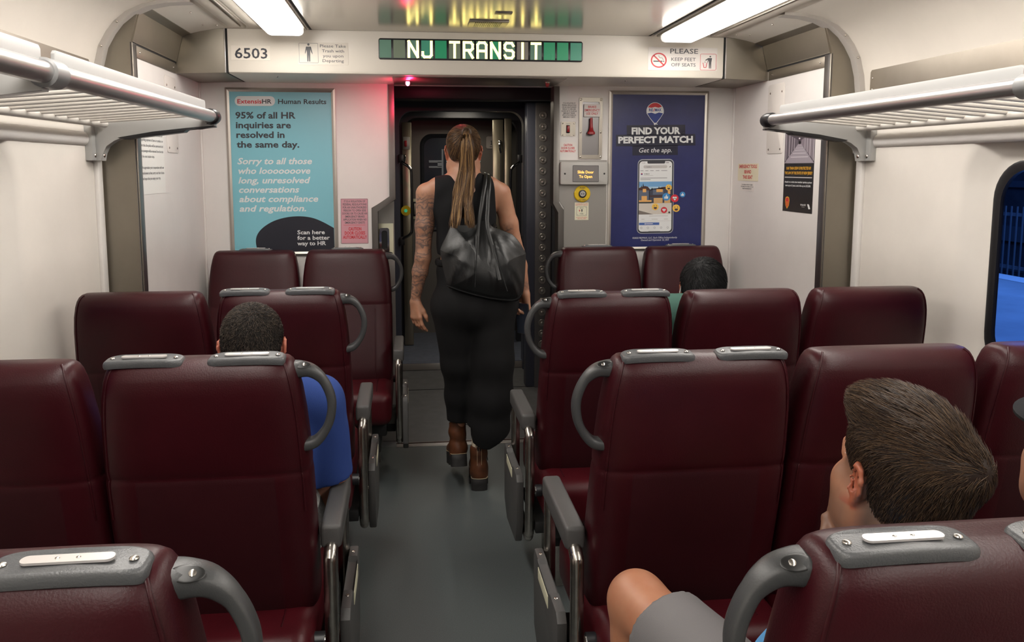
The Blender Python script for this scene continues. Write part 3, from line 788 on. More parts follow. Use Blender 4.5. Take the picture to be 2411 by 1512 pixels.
    for uu in ((.095,) if n < 3 else (.095, SEATW * 2)):
        for yy in (.17, .44):
            g = G(); bx(g, uu - .022, uu + .022, yy - .016, yy + .016, 0, .23, M_tube, .004); g.build('leg', root)
    return root
def place(root, x, y, rot, label, group):
    root.location = (x, y, 0); root.rotation_euler = (0, 0, rot); root['label'] = label; root['category'] = 'seat'; root['group'] = group
    return root
L2 = bench_meshes(1, 2, 'aisle')
R3b = bench_meshes(-1, 3, 'aisle')
GL, GR = 'double seat benches left of the aisle', 'triple seat benches right of the aisle'
place(L2, -.222, 1.695, 0, 'maroon double seat bench with the man in the blue shirt sitting on it', GL)
place(copy_tree(L2), -.200, 2.650, 0, 'maroon double seat bench facing the end wall, empty, ahead of the man in blue', GL)
place(copy_tree(L2), -.225, .785, 0, 'nearest maroon double seat bench, cut off by the lower left corner of the photo', GL)
place(R3b, .418, 1.622, 0, 'empty maroon triple seat bench in front of the brown-haired man', GR)
place(copy_tree(R3b), .440, 2.485, 0, 'maroon triple seat bench with the black-haired man in teal sitting on it', GR)
place(copy_tree(R3b), .408, .735, 0, 'nearest maroon triple seat bench, with the brown-haired man and a capped person on it', GR)
D2a = bench_meshes(-1, 2, 'each')
place(D2a, -.080, 4.105, math.pi, 'maroon double seat bench against the end wall under the light blue poster, facing back', 'end wall benches')
D2b = bench_meshes(1, 2, 'each')
place(D2b, .765, 4.085, math.pi, 'maroon double seat bench against the end wall under the dark blue poster, facing back', 'end wall benches')
# ------------------------------------------------------------------ printed things: art drawn in photo-sized units on a flat sheet
FONT_CACHE = {}
def text_shape(s, bold=0.0, shear=0.0):
    key = (s, bold, shear)
    if key in FONT_CACHE: return FONT_CACHE[key]
    c = bpy.data.curves.new('type', 'FONT'); c.body = s; c.offset = bold; c.shear = shear; c.resolution_u = 2
    o = bpy.data.objects.new('type', c); COL.objects.link(o)
    bpy.context.view_layer.update()
    dg = bpy.context.evaluated_depsgraph_get()
    me = bpy.data.meshes.new_from_object(o.evaluated_get(dg))
    V = [(v.co.x, v.co.y) for v in me.vertices]; F = [tuple(p.vertices) for p in me.polygons]
    bpy.data.objects.remove(o); bpy.data.curves.remove(c); bpy.data.meshes.remove(me)
    FONT_CACHE[key] = (V, F)
    return V, F
class Art:
    """sheet in local XZ facing -Y. quad: corner points (tl, tr, br, bl) in drawing units that map onto the rectangle x 0..w, z 0..-h, then centred"""
    def __init__(s, quad, w, h, base=None, thick=.001, lift=.0002):
        s.q = [Vector(p) for p in quad]; s.w, s.h = w, h; s.g = G(); s.lift = lift; s.thick = thick
        if base is not None: s.g.box((-w / 2, 0, -h / 2), (w / 2, thick, h / 2), base)
    def uv(s, x, y):
        tl, tr, br, bl = s.q; u = .5; v = .5
        for _ in range(6):
            L = tl.lerp(bl, v).x; R = tr.lerp(br, v).x; u = (x - L) / (R - L)
            T = tl.lerp(tr, u).y; B = bl.lerp(br, u).y; v = (y - T) / (B - T)
        return (u - .5) * s.w, (.5 - v) * s.h
    def P(s, x, y, lv):
        a, b = s.uv(x, y); return Vector((a, -s.lift * lv, b))
    def poly(s, pts, m, lv=1):
        s.g.poly([s.P(x, y, lv) for x, y in pts], m)
    def rect(s, x0, y0, x1, y1, m, lv=1): s.poly([(x0, y1), (x1, y1), (x1, y0), (x0, y0)], m, lv)
    def rr(s, x0, y0, x1, y1, r, m, lv=1): s.poly([(x, y) for x, y in rrect(x0, x1, y0, y1, r, 5)], m, lv)
    def circ(s, cx, cy, r, m, lv=1, n=28, ry=None):
        ry = ry or r; s.poly([(cx + r * math.cos(2 * math.pi * i / n), cy + ry * math.sin(2 * math.pi * i / n)) for i in range(n)], m, lv)
    def ring(s, cx, cy, r, w, m, lv=1, n=32):
        for i in range(n):
            a, b = 2 * math.pi * i / n, 2 * math.pi * (i + 1) / n
            s.poly([(cx + r * math.cos(a), cy + r * math.sin(a)), (cx + r * math.cos(b), cy + r * math.sin(b)), (cx + (r - w) * math.cos(b), cy + (r - w) * math.sin(b)), (cx + (r - w) * math.cos(a), cy + (r - w) * math.sin(a))], m, lv)
    def frame(s, x0, y0, x1, y1, r, w, m, lv=1):
        A = rrect(x0, x1, y0, y1, r, 5); B = rrect(x0 + w, x1 - w, y0 + w, y1 - w, max(.1, r - w), 5); n = len(A)
        for i in range(n): s.poly([A[i], A[(i + 1) % n], B[(i + 1) % n], B[i]], m, lv)
    def line(s, a, b, w, m, lv=1):
        a, b = Vector(a), Vector(b); d = (b - a).normalized(); n = Vector((-d.y, d.x)) * w / 2
        s.poly([a - n, b - n, b + n, a + n], m, lv)
    def text(s, txt, x, y, cap, m, width=None, align='l', bold=.012, shear=0.0, lv=2, slope=0.0):
        """baseline at y, capital height cap (in drawing units); stretched to width when given"""
        V, F = text_shape(txt, bold, shear)
        if not V: return
        k = cap / 0.72; xs = [v[0] for v in V]; x0, x1 = min(xs), max(xs); kx = k
        if width: kx = width / (x1 - x0)
        W = (x1 - x0) * kx
        ox = x if align == 'l' else (x - W / 2 if align == 'c' else x - W)
        s.g.mesh([s.P(ox + (a - x0) * kx, y - b * k + slope * ((a - x0) * kx), lv) for a, b in V], F, m)
    def block(s, lines, x, y, cap, lead, m, align='c', **k):
        for i, t in enumerate(lines):
            if isinstance(t, tuple): s.text(t[0], x, y + i * lead, cap, m, width=t[1], align=align, **k)
            elif t: s.text(t, x, y + i * lead, cap, m, align=align, **k)
    def build(s, name, parent=None, loc=None, rotz=0.0):
        o = s.g.build(name, parent, smooth=0, recalc=False)
        for p in o.data.polygons: pass
        if loc is not None: o.location = loc; o.rotation_euler = (0, 0, rotz)
        return o
WALLY = 4.15
M_frame = mat('poster_frame_steel', (0.50, 0.47, 0.425), 0.36, metal=0.85)
def frame_part(t, w, h, m, b=.020, d=.012, wr=1.0):
    """mitred picture frame around a w x h opening, in the thing's own coordinates"""
    g = G()
    A = [(-w / 2 - b, -h / 2 - b), (w / 2 + b, -h / 2 - b), (w / 2 + b, h / 2 + b), (-w / 2 - b, h / 2 + b)]
    B = [(-w / 2, -h / 2), (w / 2, -h / 2), (w / 2, h / 2), (-w / 2, h / 2)]
    C = [(a[0] * .5 + c[0] * .5, a[1] * .5 + c[1] * .5) for a, c in zip(A, B)]
    g.loft([[(x, 0, z) for x, z in A], [(x, -d * .7, z) for x, z in A], [(x, -d, z) for x, z in C], [(x, -d * .6, z) for x, z in B], [(x, 0, z) for x, z in B]], m, cap=False)
    return g.build('frame', t, smooth=20)

# --- light blue poster
M_sky = mat('poster_light_blue', srgb(126, 190, 204), 0.35)
M_navyblob = mat('poster_charcoal', srgb(36, 37, 47), 0.35)
M_pwhite = mat('poster_white', srgb(222, 224, 224), 0.4)
M_logored = mat('poster_red', srgb(205, 40, 55), 0.4)
t = thing('framed_poster', 'light blue advertising poster in a steel frame left of the doorway', 'poster', (-.632, WALLY, 1.475))
frame_part(t, .505, .815, M_frame)
a = Art([(542, 216), (779, 217), (787.5, 584), (553, 584)], .505, .815, M_sky, .002)
a.rr(555, 226, 648, 248, 10.5, M_pwhite, 1)
a.text('Extensis', 561, 242.5, 10, M_logored, width=56, bold=.02); a.text('HR', 618, 242.5, 10, M_ink, width=22, bold=.02)
a.text('Human Results', 655, 243, 11, M_ink, width=113, bold=.02)
for s_, x_, y_, w_ in (('95% of all HR', 556, 276, 140), ('inquiries are', 557, 298, 128), ('resolved in', 558, 320, 112), ('the same day.', 558.5, 342, 146)):
    a.text(s_, x_, y_, 14.5, M_ink, width=w_, bold=.030)
for s_, x_, y_, w_ in (('Sorry to all those', 560, 380, 174), ('who looooooove', 562, 402, 168), ('long, unresolved', 562, 424, 168), ('conversations', 563, 445.5, 141), ('about compliance', 563.5, 467, 185), ('and regulation.', 564, 489, 156)):
    a.text(s_, x_, y_, 14.5, M_pwhite, width=w_, bold=.024, shear=.22)
blob = smooth_path([(609, 584, 0), (603, 570, 0), (602, 553, 0), (608, 538, 0), (622, 524, 0), (645, 511, 0), (675, 503, 0), (706, 501, 0), (735, 505, 0), (760, 515, 0), (785.5, 529, 0)], 5)
a.poly([(p.x, p.y) for p in blob] + [(787.3, 584)], M_navyblob, 1)
a.poly([(758, 584), (768, 580), (778, 584)], M_ink, 2)
for s_, y_, w_ in (('Scan here', 543, 65), ('for a better', 556, 77), ('way to HR', 569, 68)):
    a.text(s_, 699, y_, 9.5, M_pwhite, width=w_, bold=.022)
a.build('printed_sheet', t).location = (0, -.004, 0)

# --- dark blue poster
M_navy = mat('poster_navy', srgb(42, 47, 96), 0.3, var=.12, vscale=5)
M_navy2 = mat('poster_navy_lines', srgb(50, 55, 104), 0.3)
M_navy3 = mat('poster_black_bar', srgb(30, 32, 52), 0.3)
M_balred = mat('balloon_red', srgb(190, 35, 45), 0.4); M_balblue = mat('balloon_blue', srgb(30, 55, 130), 0.4)
M_grass2 = mat('print_concrete', srgb(205, 198, 188), .4); M_asph = mat('print_asphalt', srgb(120, 112, 105), .4)
M_hsky = mat('print_sky', srgb(110, 160, 205), .4); M_hsky2 = mat('print_sky_low', srgb(165, 195, 215), .4)
M_house = mat('print_house_grey', srgb(92, 100, 118), .4); M_house2 = mat('print_house_dark', srgb(62, 66, 82), .4)
M_roof = mat('print_roof', srgb(70, 45, 40), .4); M_glow = mat('print_lit_window', srgb(225, 170, 100), .4); M_door = mat('print_garage', srgb(205, 165, 110), .4)
M_tree = mat('print_tree', srgb(50, 60, 60), .4); M_lgrey = mat('print_light_grey', srgb(190, 188, 186), .4); M_uigrey = mat('print_mid_grey', srgb(140, 140, 145), .4)
M_fblue = mat('print_button_blue', srgb(70, 100, 165), .4); M_smile = mat('print_yellow', srgb(235, 190, 85), .4); M_heart = mat('print_heart_red', srgb(205, 45, 60), .4); M_thumb = mat('print_thumb_blue', srgb(60, 135, 195), .4)
M_phone = mat('print_phone_rim', srgb(165, 168, 175), .35)
t = thing('framed_poster', 'dark blue poster with a balloon and a phone, in a steel frame', 'poster', (1.346, WALLY, 1.480))
frame_part(t, .508, .815, M_frame)
a = Art([(1444, 221), (1662, 225), (1648.5, 582), (1436, 581)], .508, .815, M_navy, .002)
rnd = random.Random(4)
for i in range(46):                       # faint hexagon tracery
    r_ = 9; cx_, cy_ = rnd.uniform(1452, 1650), rnd.uniform(228, 330)
    if 1490 < cx_ < 1600 and cy_ > 235: continue
    k_ = rnd.randint(0, 2) * 60 + 30
    for q in (0, 120, 240):
        aa = math.radians(k_ + q); a.line((cx_, cy_), (cx_ + r_ * math.cos(aa), cy_ + r_ * math.sin(aa)), .5, M_navy2, 1)
# balloon
cx, cy = 1543, 261
env = [(cx + 20.5 * math.sin(math.radians(d)), cy - 20.5 * math.cos(math.radians(d))) for d in range(-105, 106, 10)]
a.poly(env + [(cx + 12, cy + 17), (cx + 2, cy + 30), (cx - 2, cy + 30), (cx - 12, cy + 17)], M_pwhite, 1)
a.poly([(cx + 19 * math.sin(math.radians(d)), cy - 19.3 * math.cos(math.radians(d))) for d in range(-62, 63, 8)] + [(cx + 8, cy - 8), (cx, cy - 10), (cx - 8, cy - 8)], M_balred, 2)
a.poly([(cx - 18.5, cy + 5), (cx - 9, cy + 3), (cx, cy + 6), (cx + 9, cy + 3), (cx + 18.5, cy + 5), (cx + 13, cy + 14), (cx + 2.5, cy + 27), (cx - 2.5, cy + 27), (cx - 13, cy + 14)], M_balblue, 2)
a.text('RE', cx - 14.5, cy + .2, 6.6, M_balblue, width=9.5, bold=.03, lv=3); a.text('/', cx - 4.6, cy + .2, 6.6, M_balred, width=4, bold=.03, lv=3); a.text('MAX', cx - .4, cy + .2, 6.6, M_balblue, width=15, bold=.03, lv=3)
a.circ(cx - 1, cy + 30, 2.2, M_pwhite, 2); a.circ(cx + 4, cy + 30.3, 1.2, M_pwhite, 2)
a.rect(1476, 293, 1614, 316, M_navy3, 1); a.rect(1451, 315, 1638, 342, M_navy3, 1); a.rect(1489, 341, 1596, 364, M_navy3, 1)
a.text('FIND YOUR', 1545, 314, 15.5, M_pwhite, width=115, align='c', bold=.045, lv=3); a.text('PERFECT MATCH', 1544, 334.5, 15, M_pwhite, width=176, align='c', bold=.045, lv=3)
a.text('Get the app.', 1543, 357, 11, M_pwhite, width=77, align='c', bold=.004, shear=.25, lv=3)
# phone
px0, py0, px1, py1 = 1500, 374, 1586, 550
def ph(x, y): return (x - (y - py0) * .022, y)           # the phone follows the sheet's lean
def phq(x0, y0, x1, y1, m, lv): a.poly([ph(x0, y1), ph(x1, y1), ph(x1, y0), ph(x0, y0)], m, lv)
def phr(x0, y0, x1, y1, r, m, lv): a.poly([ph(x, y) for x, y in rrect(x0, x1, y0, y1, r, 6)], m, lv)
phr(px0 + 1.5, py0 - 1, px1 + 1, py1, 11, M_phone, 1); phr(px0 + 3, py0 + 1, px1 - .5, py1 - 1.5, 10, M_ink, 2); phr(px0 + 5.5, py0 + 4, px1 - 3.5, py1 - 5, 8, M_pwhite, 3)
phr(1524, 376, 1566, 383.5, 3, M_ink, 4)
a.text('12:30', 1511, 383, 2.6, M_uigrey, width=8, lv=4); phq(1568, 380.5, 1575, 382.5, M_uigrey, 4)
phr(1515, 387.5, 1571, 394.5, 3.4, M_lgrey, 4); a.text('RE/MAX', 1522, 392.8, 3, M_uigrey, width=12, lv=5)
a.poly([ph(1575, 393), ph(1579, 389), ph(1579, 392)], M_ink, 4)
for i, (w_, x_) in enumerate(((7, 1508), (7, 1519.5), (8, 1531), (8.5, 1544), (14, 1557))): phq(x_, 399.6, x_ + w_, 400.9, M_uigrey, 4)
a.circ(1510.5, 408, 2.1, M_balblue, 4, 12); a.circ(1510.5, 407, 1.4, M_balred, 5, 12)
a.text('RE/MAX', 1516, 409, 2.6, M_ink, width=13, lv=4); phq(1516, 411, 1538, 412, M_lgrey, 4)
phq(1508, 417, 1571, 418.4, M_uigrey, 4); phq(1508, 420.4, 1532, 421.8, M_uigrey, 4)
# picture of a house on the phone
phq(1505.5, 426, 1582.5, 504, M_grass2, 4); phq(1505.5, 426, 1582.5, 450, M_hsky, 5); phq(1505.5, 438, 1582.5, 450, M_hsky2, 6)
for x_, h_ in ((1511, 12), (1515, 17), (1552, 9), (1536, 6)): a.poly([ph(x_ - 3.5, 446), ph(x_ + 3.5, 446), ph(x_, 446 - h_)], M_tree, 7)
phq(1505.5, 445, 1530, 477, M_house, 7); phq(1529, 444, 1582.5, 477, M_house2, 7); phq(1538, 442, 1563, 457, M_house, 8)
a.poly([ph(1504, 446), ph(1533, 447), ph(1526, 438), ph(1519, 436), ph(1506, 440)], M_roof, 8)
a.poly([ph(1536, 445), ph(1582.5, 443), ph(1582.5, 438), ph(1560, 439)], M_roof, 8); phq(1530, 459, 1568, 462, M_roof, 9)
for x0, y0, x1, y1 in ((1514, 443, 1522, 451), (1511.5, 460, 1524, 471), (1546, 444, 1561, 451), (1573, 448, 1579, 456)): phq(x0, y0, x1, y1, M_glow, 9)
phq(1505.5, 470, 1535, 474, M_glow, 8); phq(1505.5, 474, 1535, 477.5, M_tree, 9)
phq(1540, 465, 1561, 477.5, M_door, 9); phq(1565, 465, 1579, 477.5, M_door, 9)
a.poly([ph(1505.5, 494), ph(1540, 504), ph(1505.5, 504)], M_asph, 6); a.line(ph(1530, 498), ph(1545, 480), .7, M_lgrey, 6)
for y_, x0, x1 in ((508, 1530, 1574), (515.5, 1512, 1519), (515.5, 1536, 1550), (515.5, 1565, 1574)): phq(x0, y_ - .7, x1, y_ + .7, M_lgrey, 4)
phq(1505.5, 519.5, 1582.5, 520.2, M_lgrey, 4); phq(1506.5, 523.5, 1554, 529.5, M_fblue, 4); phq(1523, 525.7, 1539, 527.2, M_pwhite, 5); a.circ(*ph(1521, 526.5), 1.5, M_pwhite, 5, 10)
for x_ in (1512, 1527.5, 1543, 1558.5, 1574): a.ring(*ph(x_, 536), 2.4, .7, M_uigrey, 4, 12)
phq(1529, 544, 1556, 545.2, M_uigrey, 4)
# reaction marks
def smiley(x, y, r, lv):
    a.circ(x, y, r, M_smile, lv)
    a.poly([(x - r * .5, y + r * .1), (x + r * .5, y + r * .1), (x + r * .35, y + r * .6), (x, y + r * .75), (x - r * .35, y + r * .6)], M_ink, lv + 1)
    a.poly([(x - r * .25, y + r * .55), (x + r * .25, y + r * .55), (x, y + r * .72)], M_heart, lv + 2)
    for d in (-.36, .36): a.circ(x + r * d, y - r * .28, r * .13, M_ink, lv + 1, 10)
def heart(x, y, r, lv):
    a.circ(x, y, r, M_heart, lv)
    for d in (-.27, .27): a.circ(x + r * d, y - r * .14, r * .30, M_pwhite, lv + 1, 14)
    a.poly([(x - r * .52, y - r * .02), (x + r * .52, y - r * .02), (x, y + r * .58)], M_pwhite, lv + 1)
def thumb(x, y, r, lv):
    a.circ(x, y, r, M_thumb, lv)
    a.rect(x - r * .52, y - r * .05, x - r * .28, y + r * .5, M_pwhite, lv + 1)
    a.poly([(x - r * .22, y - r * .05), (x + r * .02, y - r * .6), (x + r * .2, y - r * .5), (x + r * .12, y - r * .1), (x + r * .5, y - r * .1), (x + r * .45, y + r * .5), (x - r * .22, y + r * .5)], M_pwhite, lv + 1)
smiley(1573.5, 440.5, 7.2, 11); thumb(1567.5, 462.5, 9.2, 11); heart(1587.5, 466.5, 9.2, 13); thumb(1606, 457.5, 6.6, 11)
smiley(1541.5, 486, 8, 11); heart(1562, 494, 7.4, 11); smiley(1590.8, 490, 8.8, 11); a.circ(1574.3, 499.8, 2.4, M_ink, 11, 12)
a.text('©2023 RE/MAX, LLC. Each Office Independently', 1540, 562, 4.2, M_pwhite, width=105, align='c', bold=.0)
a.text('Owned and Operated. 22_833', 1540, 567.5, 4.2, M_pwhite, width=65, align='c', bold=.0)
a.build('printed_sheet', t).location = (0, -.004, 0)

# --- stickers on the bulkhead
M_sticker = mat('sticker_white', srgb(226, 220, 215), 0.45)
M_stickpink = mat('sticker_rose', srgb(205, 150, 160), 0.4)
def sticker(name, label, cat, quad, w, h, base, draw, loc, rotz=0.0, rim=None):
    a = Art(quad, w, h, base, .0012)
    xs = [p[0] for p in quad]; ys = [p[1] for p in quad]
    draw(a)
    o = a.build(name, None, loc, rotz); tag(o, label, cat); return o
FED = ['IT IS A VIOLATION OF', 'FEDERAL REGULATIONS', 'FOR AN UNAUTHORIZED', 'PERSON TO OPEN SIDE', 'DOORS OR TO CAUSE AN', 'EMERGENCY BRAKE', 'APPLICATION WHEN NO', 'EMERGENCY EXISTS']
def d_pink(a):
    a.frame(802.5, 468.5, 866.5, 573.5, 2, .8, M_inkgrey, 1)
    for i, (s_, w_) in enumerate(zip(FED, (50, 56, 56, 53, 58, 46, 55, 47))): a.text(s_, 835 + i * .1, 476.5 + i * 7.15, 4.9, M_inkgrey, width=w_, align='c', bold=.02)
    a.rect(809, 529.6, 860, 530.3, M_red, 2)
    for i, (s_, w_) in enumerate((('CAUTION', 30), ('DOOR CLOSES', 48), ('AUTOMATICALLY', 56))): a.text(s_, 835.5, 542.6 + i * 9.7, 7.6, M_red, width=w_, align='c', bold=.03)
sticker('warning_sticker', 'rose-tinted federal regulation sticker with red CAUTION text left of the doorway', 'sticker', [(802, 468), (866, 468), (867, 574), (804, 574)], .139, .235, M_stickpink, d_pink, (-.274, WALLY - .0012, 1.2235))
def d_fed(a):
    for i, (s_, w_) in enumerate(zip(FED, (29, 33, 33, 31, 35, 27, 32, 28))): a.text(s_, 1340, 244.5 + i * 4.75, 3.4, M_ink, width=w_, align='c', bold=.02)
sticker('regulation_sticker', 'small white sticker with eight lines of black capitals beside the brake box', 'sticker', [(1321, 239), (1360, 239), (1360, 281), (1321, 281)], .090, .092, M_sticker, d_fed, (.859, WALLY - .0012, 1.802))
def d_caut(a):
    for i, (s_, w_) in enumerate((('CAUTION', 20), ('DOOR CLOSES', 31), ('AUTOMATICALLY', 36))): a.text(s_, 1337, 344 + i * 7.1, 5, M_red, width=w_, align='c', bold=.03)
sticker('caution_sticker', 'small white sticker saying door closes automatically in red, under the key switch', 'sticker', [(1317, 335), (1357, 335), (1357, 362), (1317, 362)], .093, .060, M_sticker, d_caut, (.8535, WALLY - .0012, 1.605))
# switch plate
t = thing('switch_plate', 'square screwed plate with a dark red rocker switch right of the doorway', 'switch', (.8535, WALLY, 1.704))
a = Art([(1321, 287), (1354, 287), (1354, 321), (1321, 321)], .077, .076, M_steelv, .004)
a.text('MANUAL', 1337.5, 292.5, 2.6, M_ink, width=10, align='c', bold=0); a.text('NORMAL', 1337.5, 319.3, 2.6, M_ink, width=10, align='c', bold=0)
a.build('plate', t).location = (0, -.004, 0)
g = G(); g.box((-.011, -.010, -.021), (.008, -.004, .021), M_greyd, .003); g.box((-.008, -.016, -.016), (.006, -.008, .017), M_redp, .003); g.build('rocker', t)
for x in (-.030, .030):
    for z in (-.030, .030): g = G(); g.ball((x, -.004, z), (.0045, .002, .0045), M_screw, 10); g.build('screw', t)
# brake box
t = thing('brake_box', 'recessed steel box holding a red emergency brake handle', 'brake', (.974, WALLY, 1.708))
g = G()
A = rrect(-.063, .063, -.161, .161, .006, 3); B = rrect(-.046, .045, -.140, .139, .004, 3)
g.loft([[(x, 0, z) for x, z in A], [(x, -.008, z) for x, z in A], [(x, -.008, z) for x, z in B], [(x, 0, z) for x, z in B]], M_steelv, cap=False); g.build('frame', t, smooth=20)
g = G(); g.loft([[(x, -.001, z) for x, z in B], [(x, -.0008, z) for x, z in rrect(-.040, .036, -.134, .130, .004, 3)]], M_steeld); g.build('back_plate', t)
a = Art([(1374, 246), (1412, 246), (1412, 275), (1374, 275)], .088, .066, M_sticker, .003)
for i, (s_, w_) in enumerate((('BRAKE', 19), ('EMERGENCY', 35), ('USE ONLY', 28))): a.text(s_, 1393, 255 + i * 7.7, 5.6, M_red, width=w_, align='c', bold=.016)
o = a.build('sign_plate', t); o.location = (.006, -.012, .094)
g = G(); g.tube([(0, -.020, .055), (0, -.021, .01), (0, -.022, -.012), (0, -.022, -.020), (0, -.022, -.030), (0, -.021, -.034)], [.007, .008, .012, .020, .021, .010], M_redp, 16); g.build('handle', t)
for x in (-.054, .054):
    for z in (-.150, -.02, .150): g = G(); g.ball((x, -.008, z), (.006, .003, .006), M_screw, 10); g.build('screw', t)
# door message display, button, small instruction sticker
M_case = mat('display_case_grey', (0.42, 0.41, 0.385), 0.35)
M_scr = mat('display_screen_grey', (0.20, 0.19, 0.185), 0.25)
M_amber = mat('amber_letters', (0.9, 0.5, 0.1), 0.4, emit=(1.0, 0.42, 0.08), estr=2.2)
t = thing('door_message_display', 'pale grey box with an amber message reading slide door to open', 'display', (.936, WALLY - .004, 1.471))
g = G(); g.prism(rrect(-.128, .128, -.060, .060, .008, 4), 'y', -.034, 0, M_case, .004, 3); g.build('case', t, smooth=30)
a = Art([(1345, 390), (1405, 389), (1404, 428), (1345, 428)], .140, .087, M_scr, .002)
a.frame(1345, 389.5, 1404.5, 428, 2, .7, M_greyd, 1)
a.text('Slide Door', 1374.5, 408, 6.5, M_amber, width=37, align='c', bold=.008); a.text('To Open', 1374.5, 418.5, 6.5, M_amber, width=30, align='c', bold=.008)
a.build('screen', t).location = (.007, -.0355, -.002)
for x in (-.105, .108): g = G(); g.ball((x, -.034, -.002), (.005, .003, .005), M_greyd, 10); g.build('screw', t)
t = thing('push_button', 'round yellow push to open button under the amber display', 'button', (.932, WALLY - .004, 1.362))
g = G(); g.tube([(0, 0, 0), (0, -.008, 0), (0, -.011, 0)], [.044, .044, .040], M_yellow, 32); g.build('bezel', t)
g = G(); g.tube([(0, -.010, 0), (0, -.017, 0), (0, -.018, 0)], [.0215, .021, .015], M_black, 24); g.build('ring', t)
a = Art([(1360, 446), (1380, 446), (1380, 466), (1360, 466)], .046, .046, None)
a.circ(1370, 456, 6.4, M_case, 0); 
for d in (-1, 1): a.poly([(1370 + d * 4.8, 456), (1370 + d * 1.2, 452.5), (1370 + d * 1.2, 459.5)], M_inkgrey, 1)
a.build('button_cap', t).location = (0, -.0185, 0)
a = Art([(1351, 437), (1389, 437), (1389, 475), (1351, 475)], .088, .088, None)
a.text('PUSH', 1370, 444.5, 4, M_ink, width=12, align='c', bold=.01); a.text('TO OPEN', 1370, 472, 4, M_ink, width=18, align='c', bold=.01)
a.build('lettering', t).location = (0, -.0115, 0)
M_stkcream = mat('sticker_cream', srgb(222, 220, 195), 0.45)
def d_small(a):
    a.text('IF DOOR FAILS TO OPEN', 1369, 481.2, 2.3, M_red, width=28, align='c', bold=.01); a.text('MOVE SWITCH TO MANUAL', 1369, 484.2, 2.3, M_red, width=28, align='c', bold=.01)
    a.frame(1357, 486.5, 1381, 508, 1, .6, M_ink, 1); a.text('MANUAL', 1369, 491, 2.2, M_ink, width=9, align='c'); a.text('NORMAL', 1369, 504.5, 2.2, M_ink, width=9, align='c')
    for x in (1359.5, 1378.5):
        for y in (489, 505.5): a.circ(x, y, .8, M_uigrey, 2, 8)
    a.circ(1369.5, 494.5, 1.8, M_ink, 2, 10); a.rect(1368.6, 494, 1370.4, 499.5, M_ink, 2); a.poly([(1361.8, 496), (1364, 493.5), (1366.2, 496)], M_red, 2); a.rect(1363.4, 496, 1364.6, 498.6, M_red, 2)
    a.text('LOCATE DOOR HANDLE', 1369, 512.8, 2.3, M_red, width=26, align='c', bold=.01); a.text('AND PULL OPEN', 1369, 516, 2.3, M_red, width=20, align='c', bold=.01)
sticker('instruction_sticker', 'small cream sticker with a switch diagram under the yellow push button', 'sticker', [(1353, 477), (1385, 477), (1385, 518), (1353, 518)], .075, .094, M_stkcream, d_small, (.931, WALLY - .0055, 1.268))

# --- header: message display and stickers
HY = 3.752
t = thing('message_display', 'long dark display with green cells and lit white letters on the header', 'display', (.3575, HY, 2.047))
g = G(); g.prism(rrect(-.480, .480, -.048, .048, .010, 4), 'y', -.006, .0, M_black, .002); g.build('frame', t)
M_letters = mat('lit_letters', (1, .95, .7), 0.4, emit=(1.0, 0.80, 0.20), estr=3.4)
cells = '  NJ TRANSIT   '
rnd = random.Random(7)
greens = [mat('display_green_%s' % n, c, 0.3, emit=c, estr=.55) for n, c in (('dull', (.085, .16, .115)), ('olive', (.12, .145, .10)), ('bright', (.022, .215, .10)), ('teal', (.045, .20, .13)), ('mauve', (.15, .13, .11)))]
order = [0, 1, 0, 3, 2, 1, 0, 0, 2, 0, 4, 0, 2, 2, 3]
STROKES = {'N': [((0, 0), (0, 1)), ((1, 0), (1, 1)), ((0, 1), (1, 0))], 'J': [((1, 1), (1, .18)), ((1, .12), (.8, 0)), ((.8, 0), (.2, 0)), ((.2, 0), (0, .12)), ((0, .12), (0, .3))],
           'T': [((0, 1), (1, 1)), ((.5, 1), (.5, 0))], 'R': [((0, 0), (0, 1)), ((0, 1), (.8, 1)), ((.8, 1), (1, .85)), ((1, .85), (1, .6)), ((1, .6), (.8, .48)), ((.8, .48), (0, .48)), ((.5, .48), (1, 0))],
           'A': [((0, 0), (0, .85)), ((0, .85), (.2, 1)), ((.2, 1), (.8, 1)), ((.8, 1), (1, .85)), ((1, .85), (1, 0)), ((0, .45), (1, .45))],
           'S': [((1, .82), (.8, 1)), ((.8, 1), (.2, 1)), ((.2, 1), (0, .85)), ((0, .85), (0, .65)), ((0, .65), (.2, .52)), ((.2, .52), (.8, .50)), ((.8, .50), (1, .38)), ((1, .38), (1, .15)), ((1, .15), (.8, 0)), ((.8, 0), (.2, 0)), ((.2, 0), (0, .18))],
           'I': [((.5, 0), (.5, 1))]}
for i, ch in enumerate(cells):
    x0 = -.4755 + i * .0640
    g = G(); g.box((x0, -.0068, -.0405), (x0 + .0535, -.0060, .0405), greens[order[i]]); c = g.build('display_cell', t)
    if ch != ' ':
        g = G(); w = .0118; A0 = Vector((x0 + .0065, -.0345)); SX, SZ = .0405, .069
        for k, (p, q) in enumerate(STROKES[ch]):
            p = A0 + Vector((p[0] * SX, p[1] * SZ)); q = A0 + Vector((q[0] * SX, q[1] * SZ)); d = (q - p).normalized(); n = Vector((-d.y, d.x)) * w / 2; e = d * w * .42
            p, q = p - e, q + e; yy = -.0072 - k * .00003
            g.poly([(p.x - n.x, yy, p.y - n.y), (q.x - n.x, yy, q.y - n.y), (q.x + n.x, yy, q.y + n.y), (p.x + n.x, yy, p.y + n.y)], M_letters)
        g.build('letter', c, smooth=0)
M_hsticker = mat('header_sticker_film', (0.735, 0.68, 0.60), 0.5)
def d_num(a): a.text('6503', 552, 137.5, 25.5, M_ink, width=78, bold=.014)
sticker('number_sticker', 'pale sticker with the dark car number 6503 at the left of the header', 'sticker', [(543, 107), (636, 107), (636, 142), (543, 142)], .172, .064, M_hsticker, d_num, (-.699, HY - .0012, 2.0195))
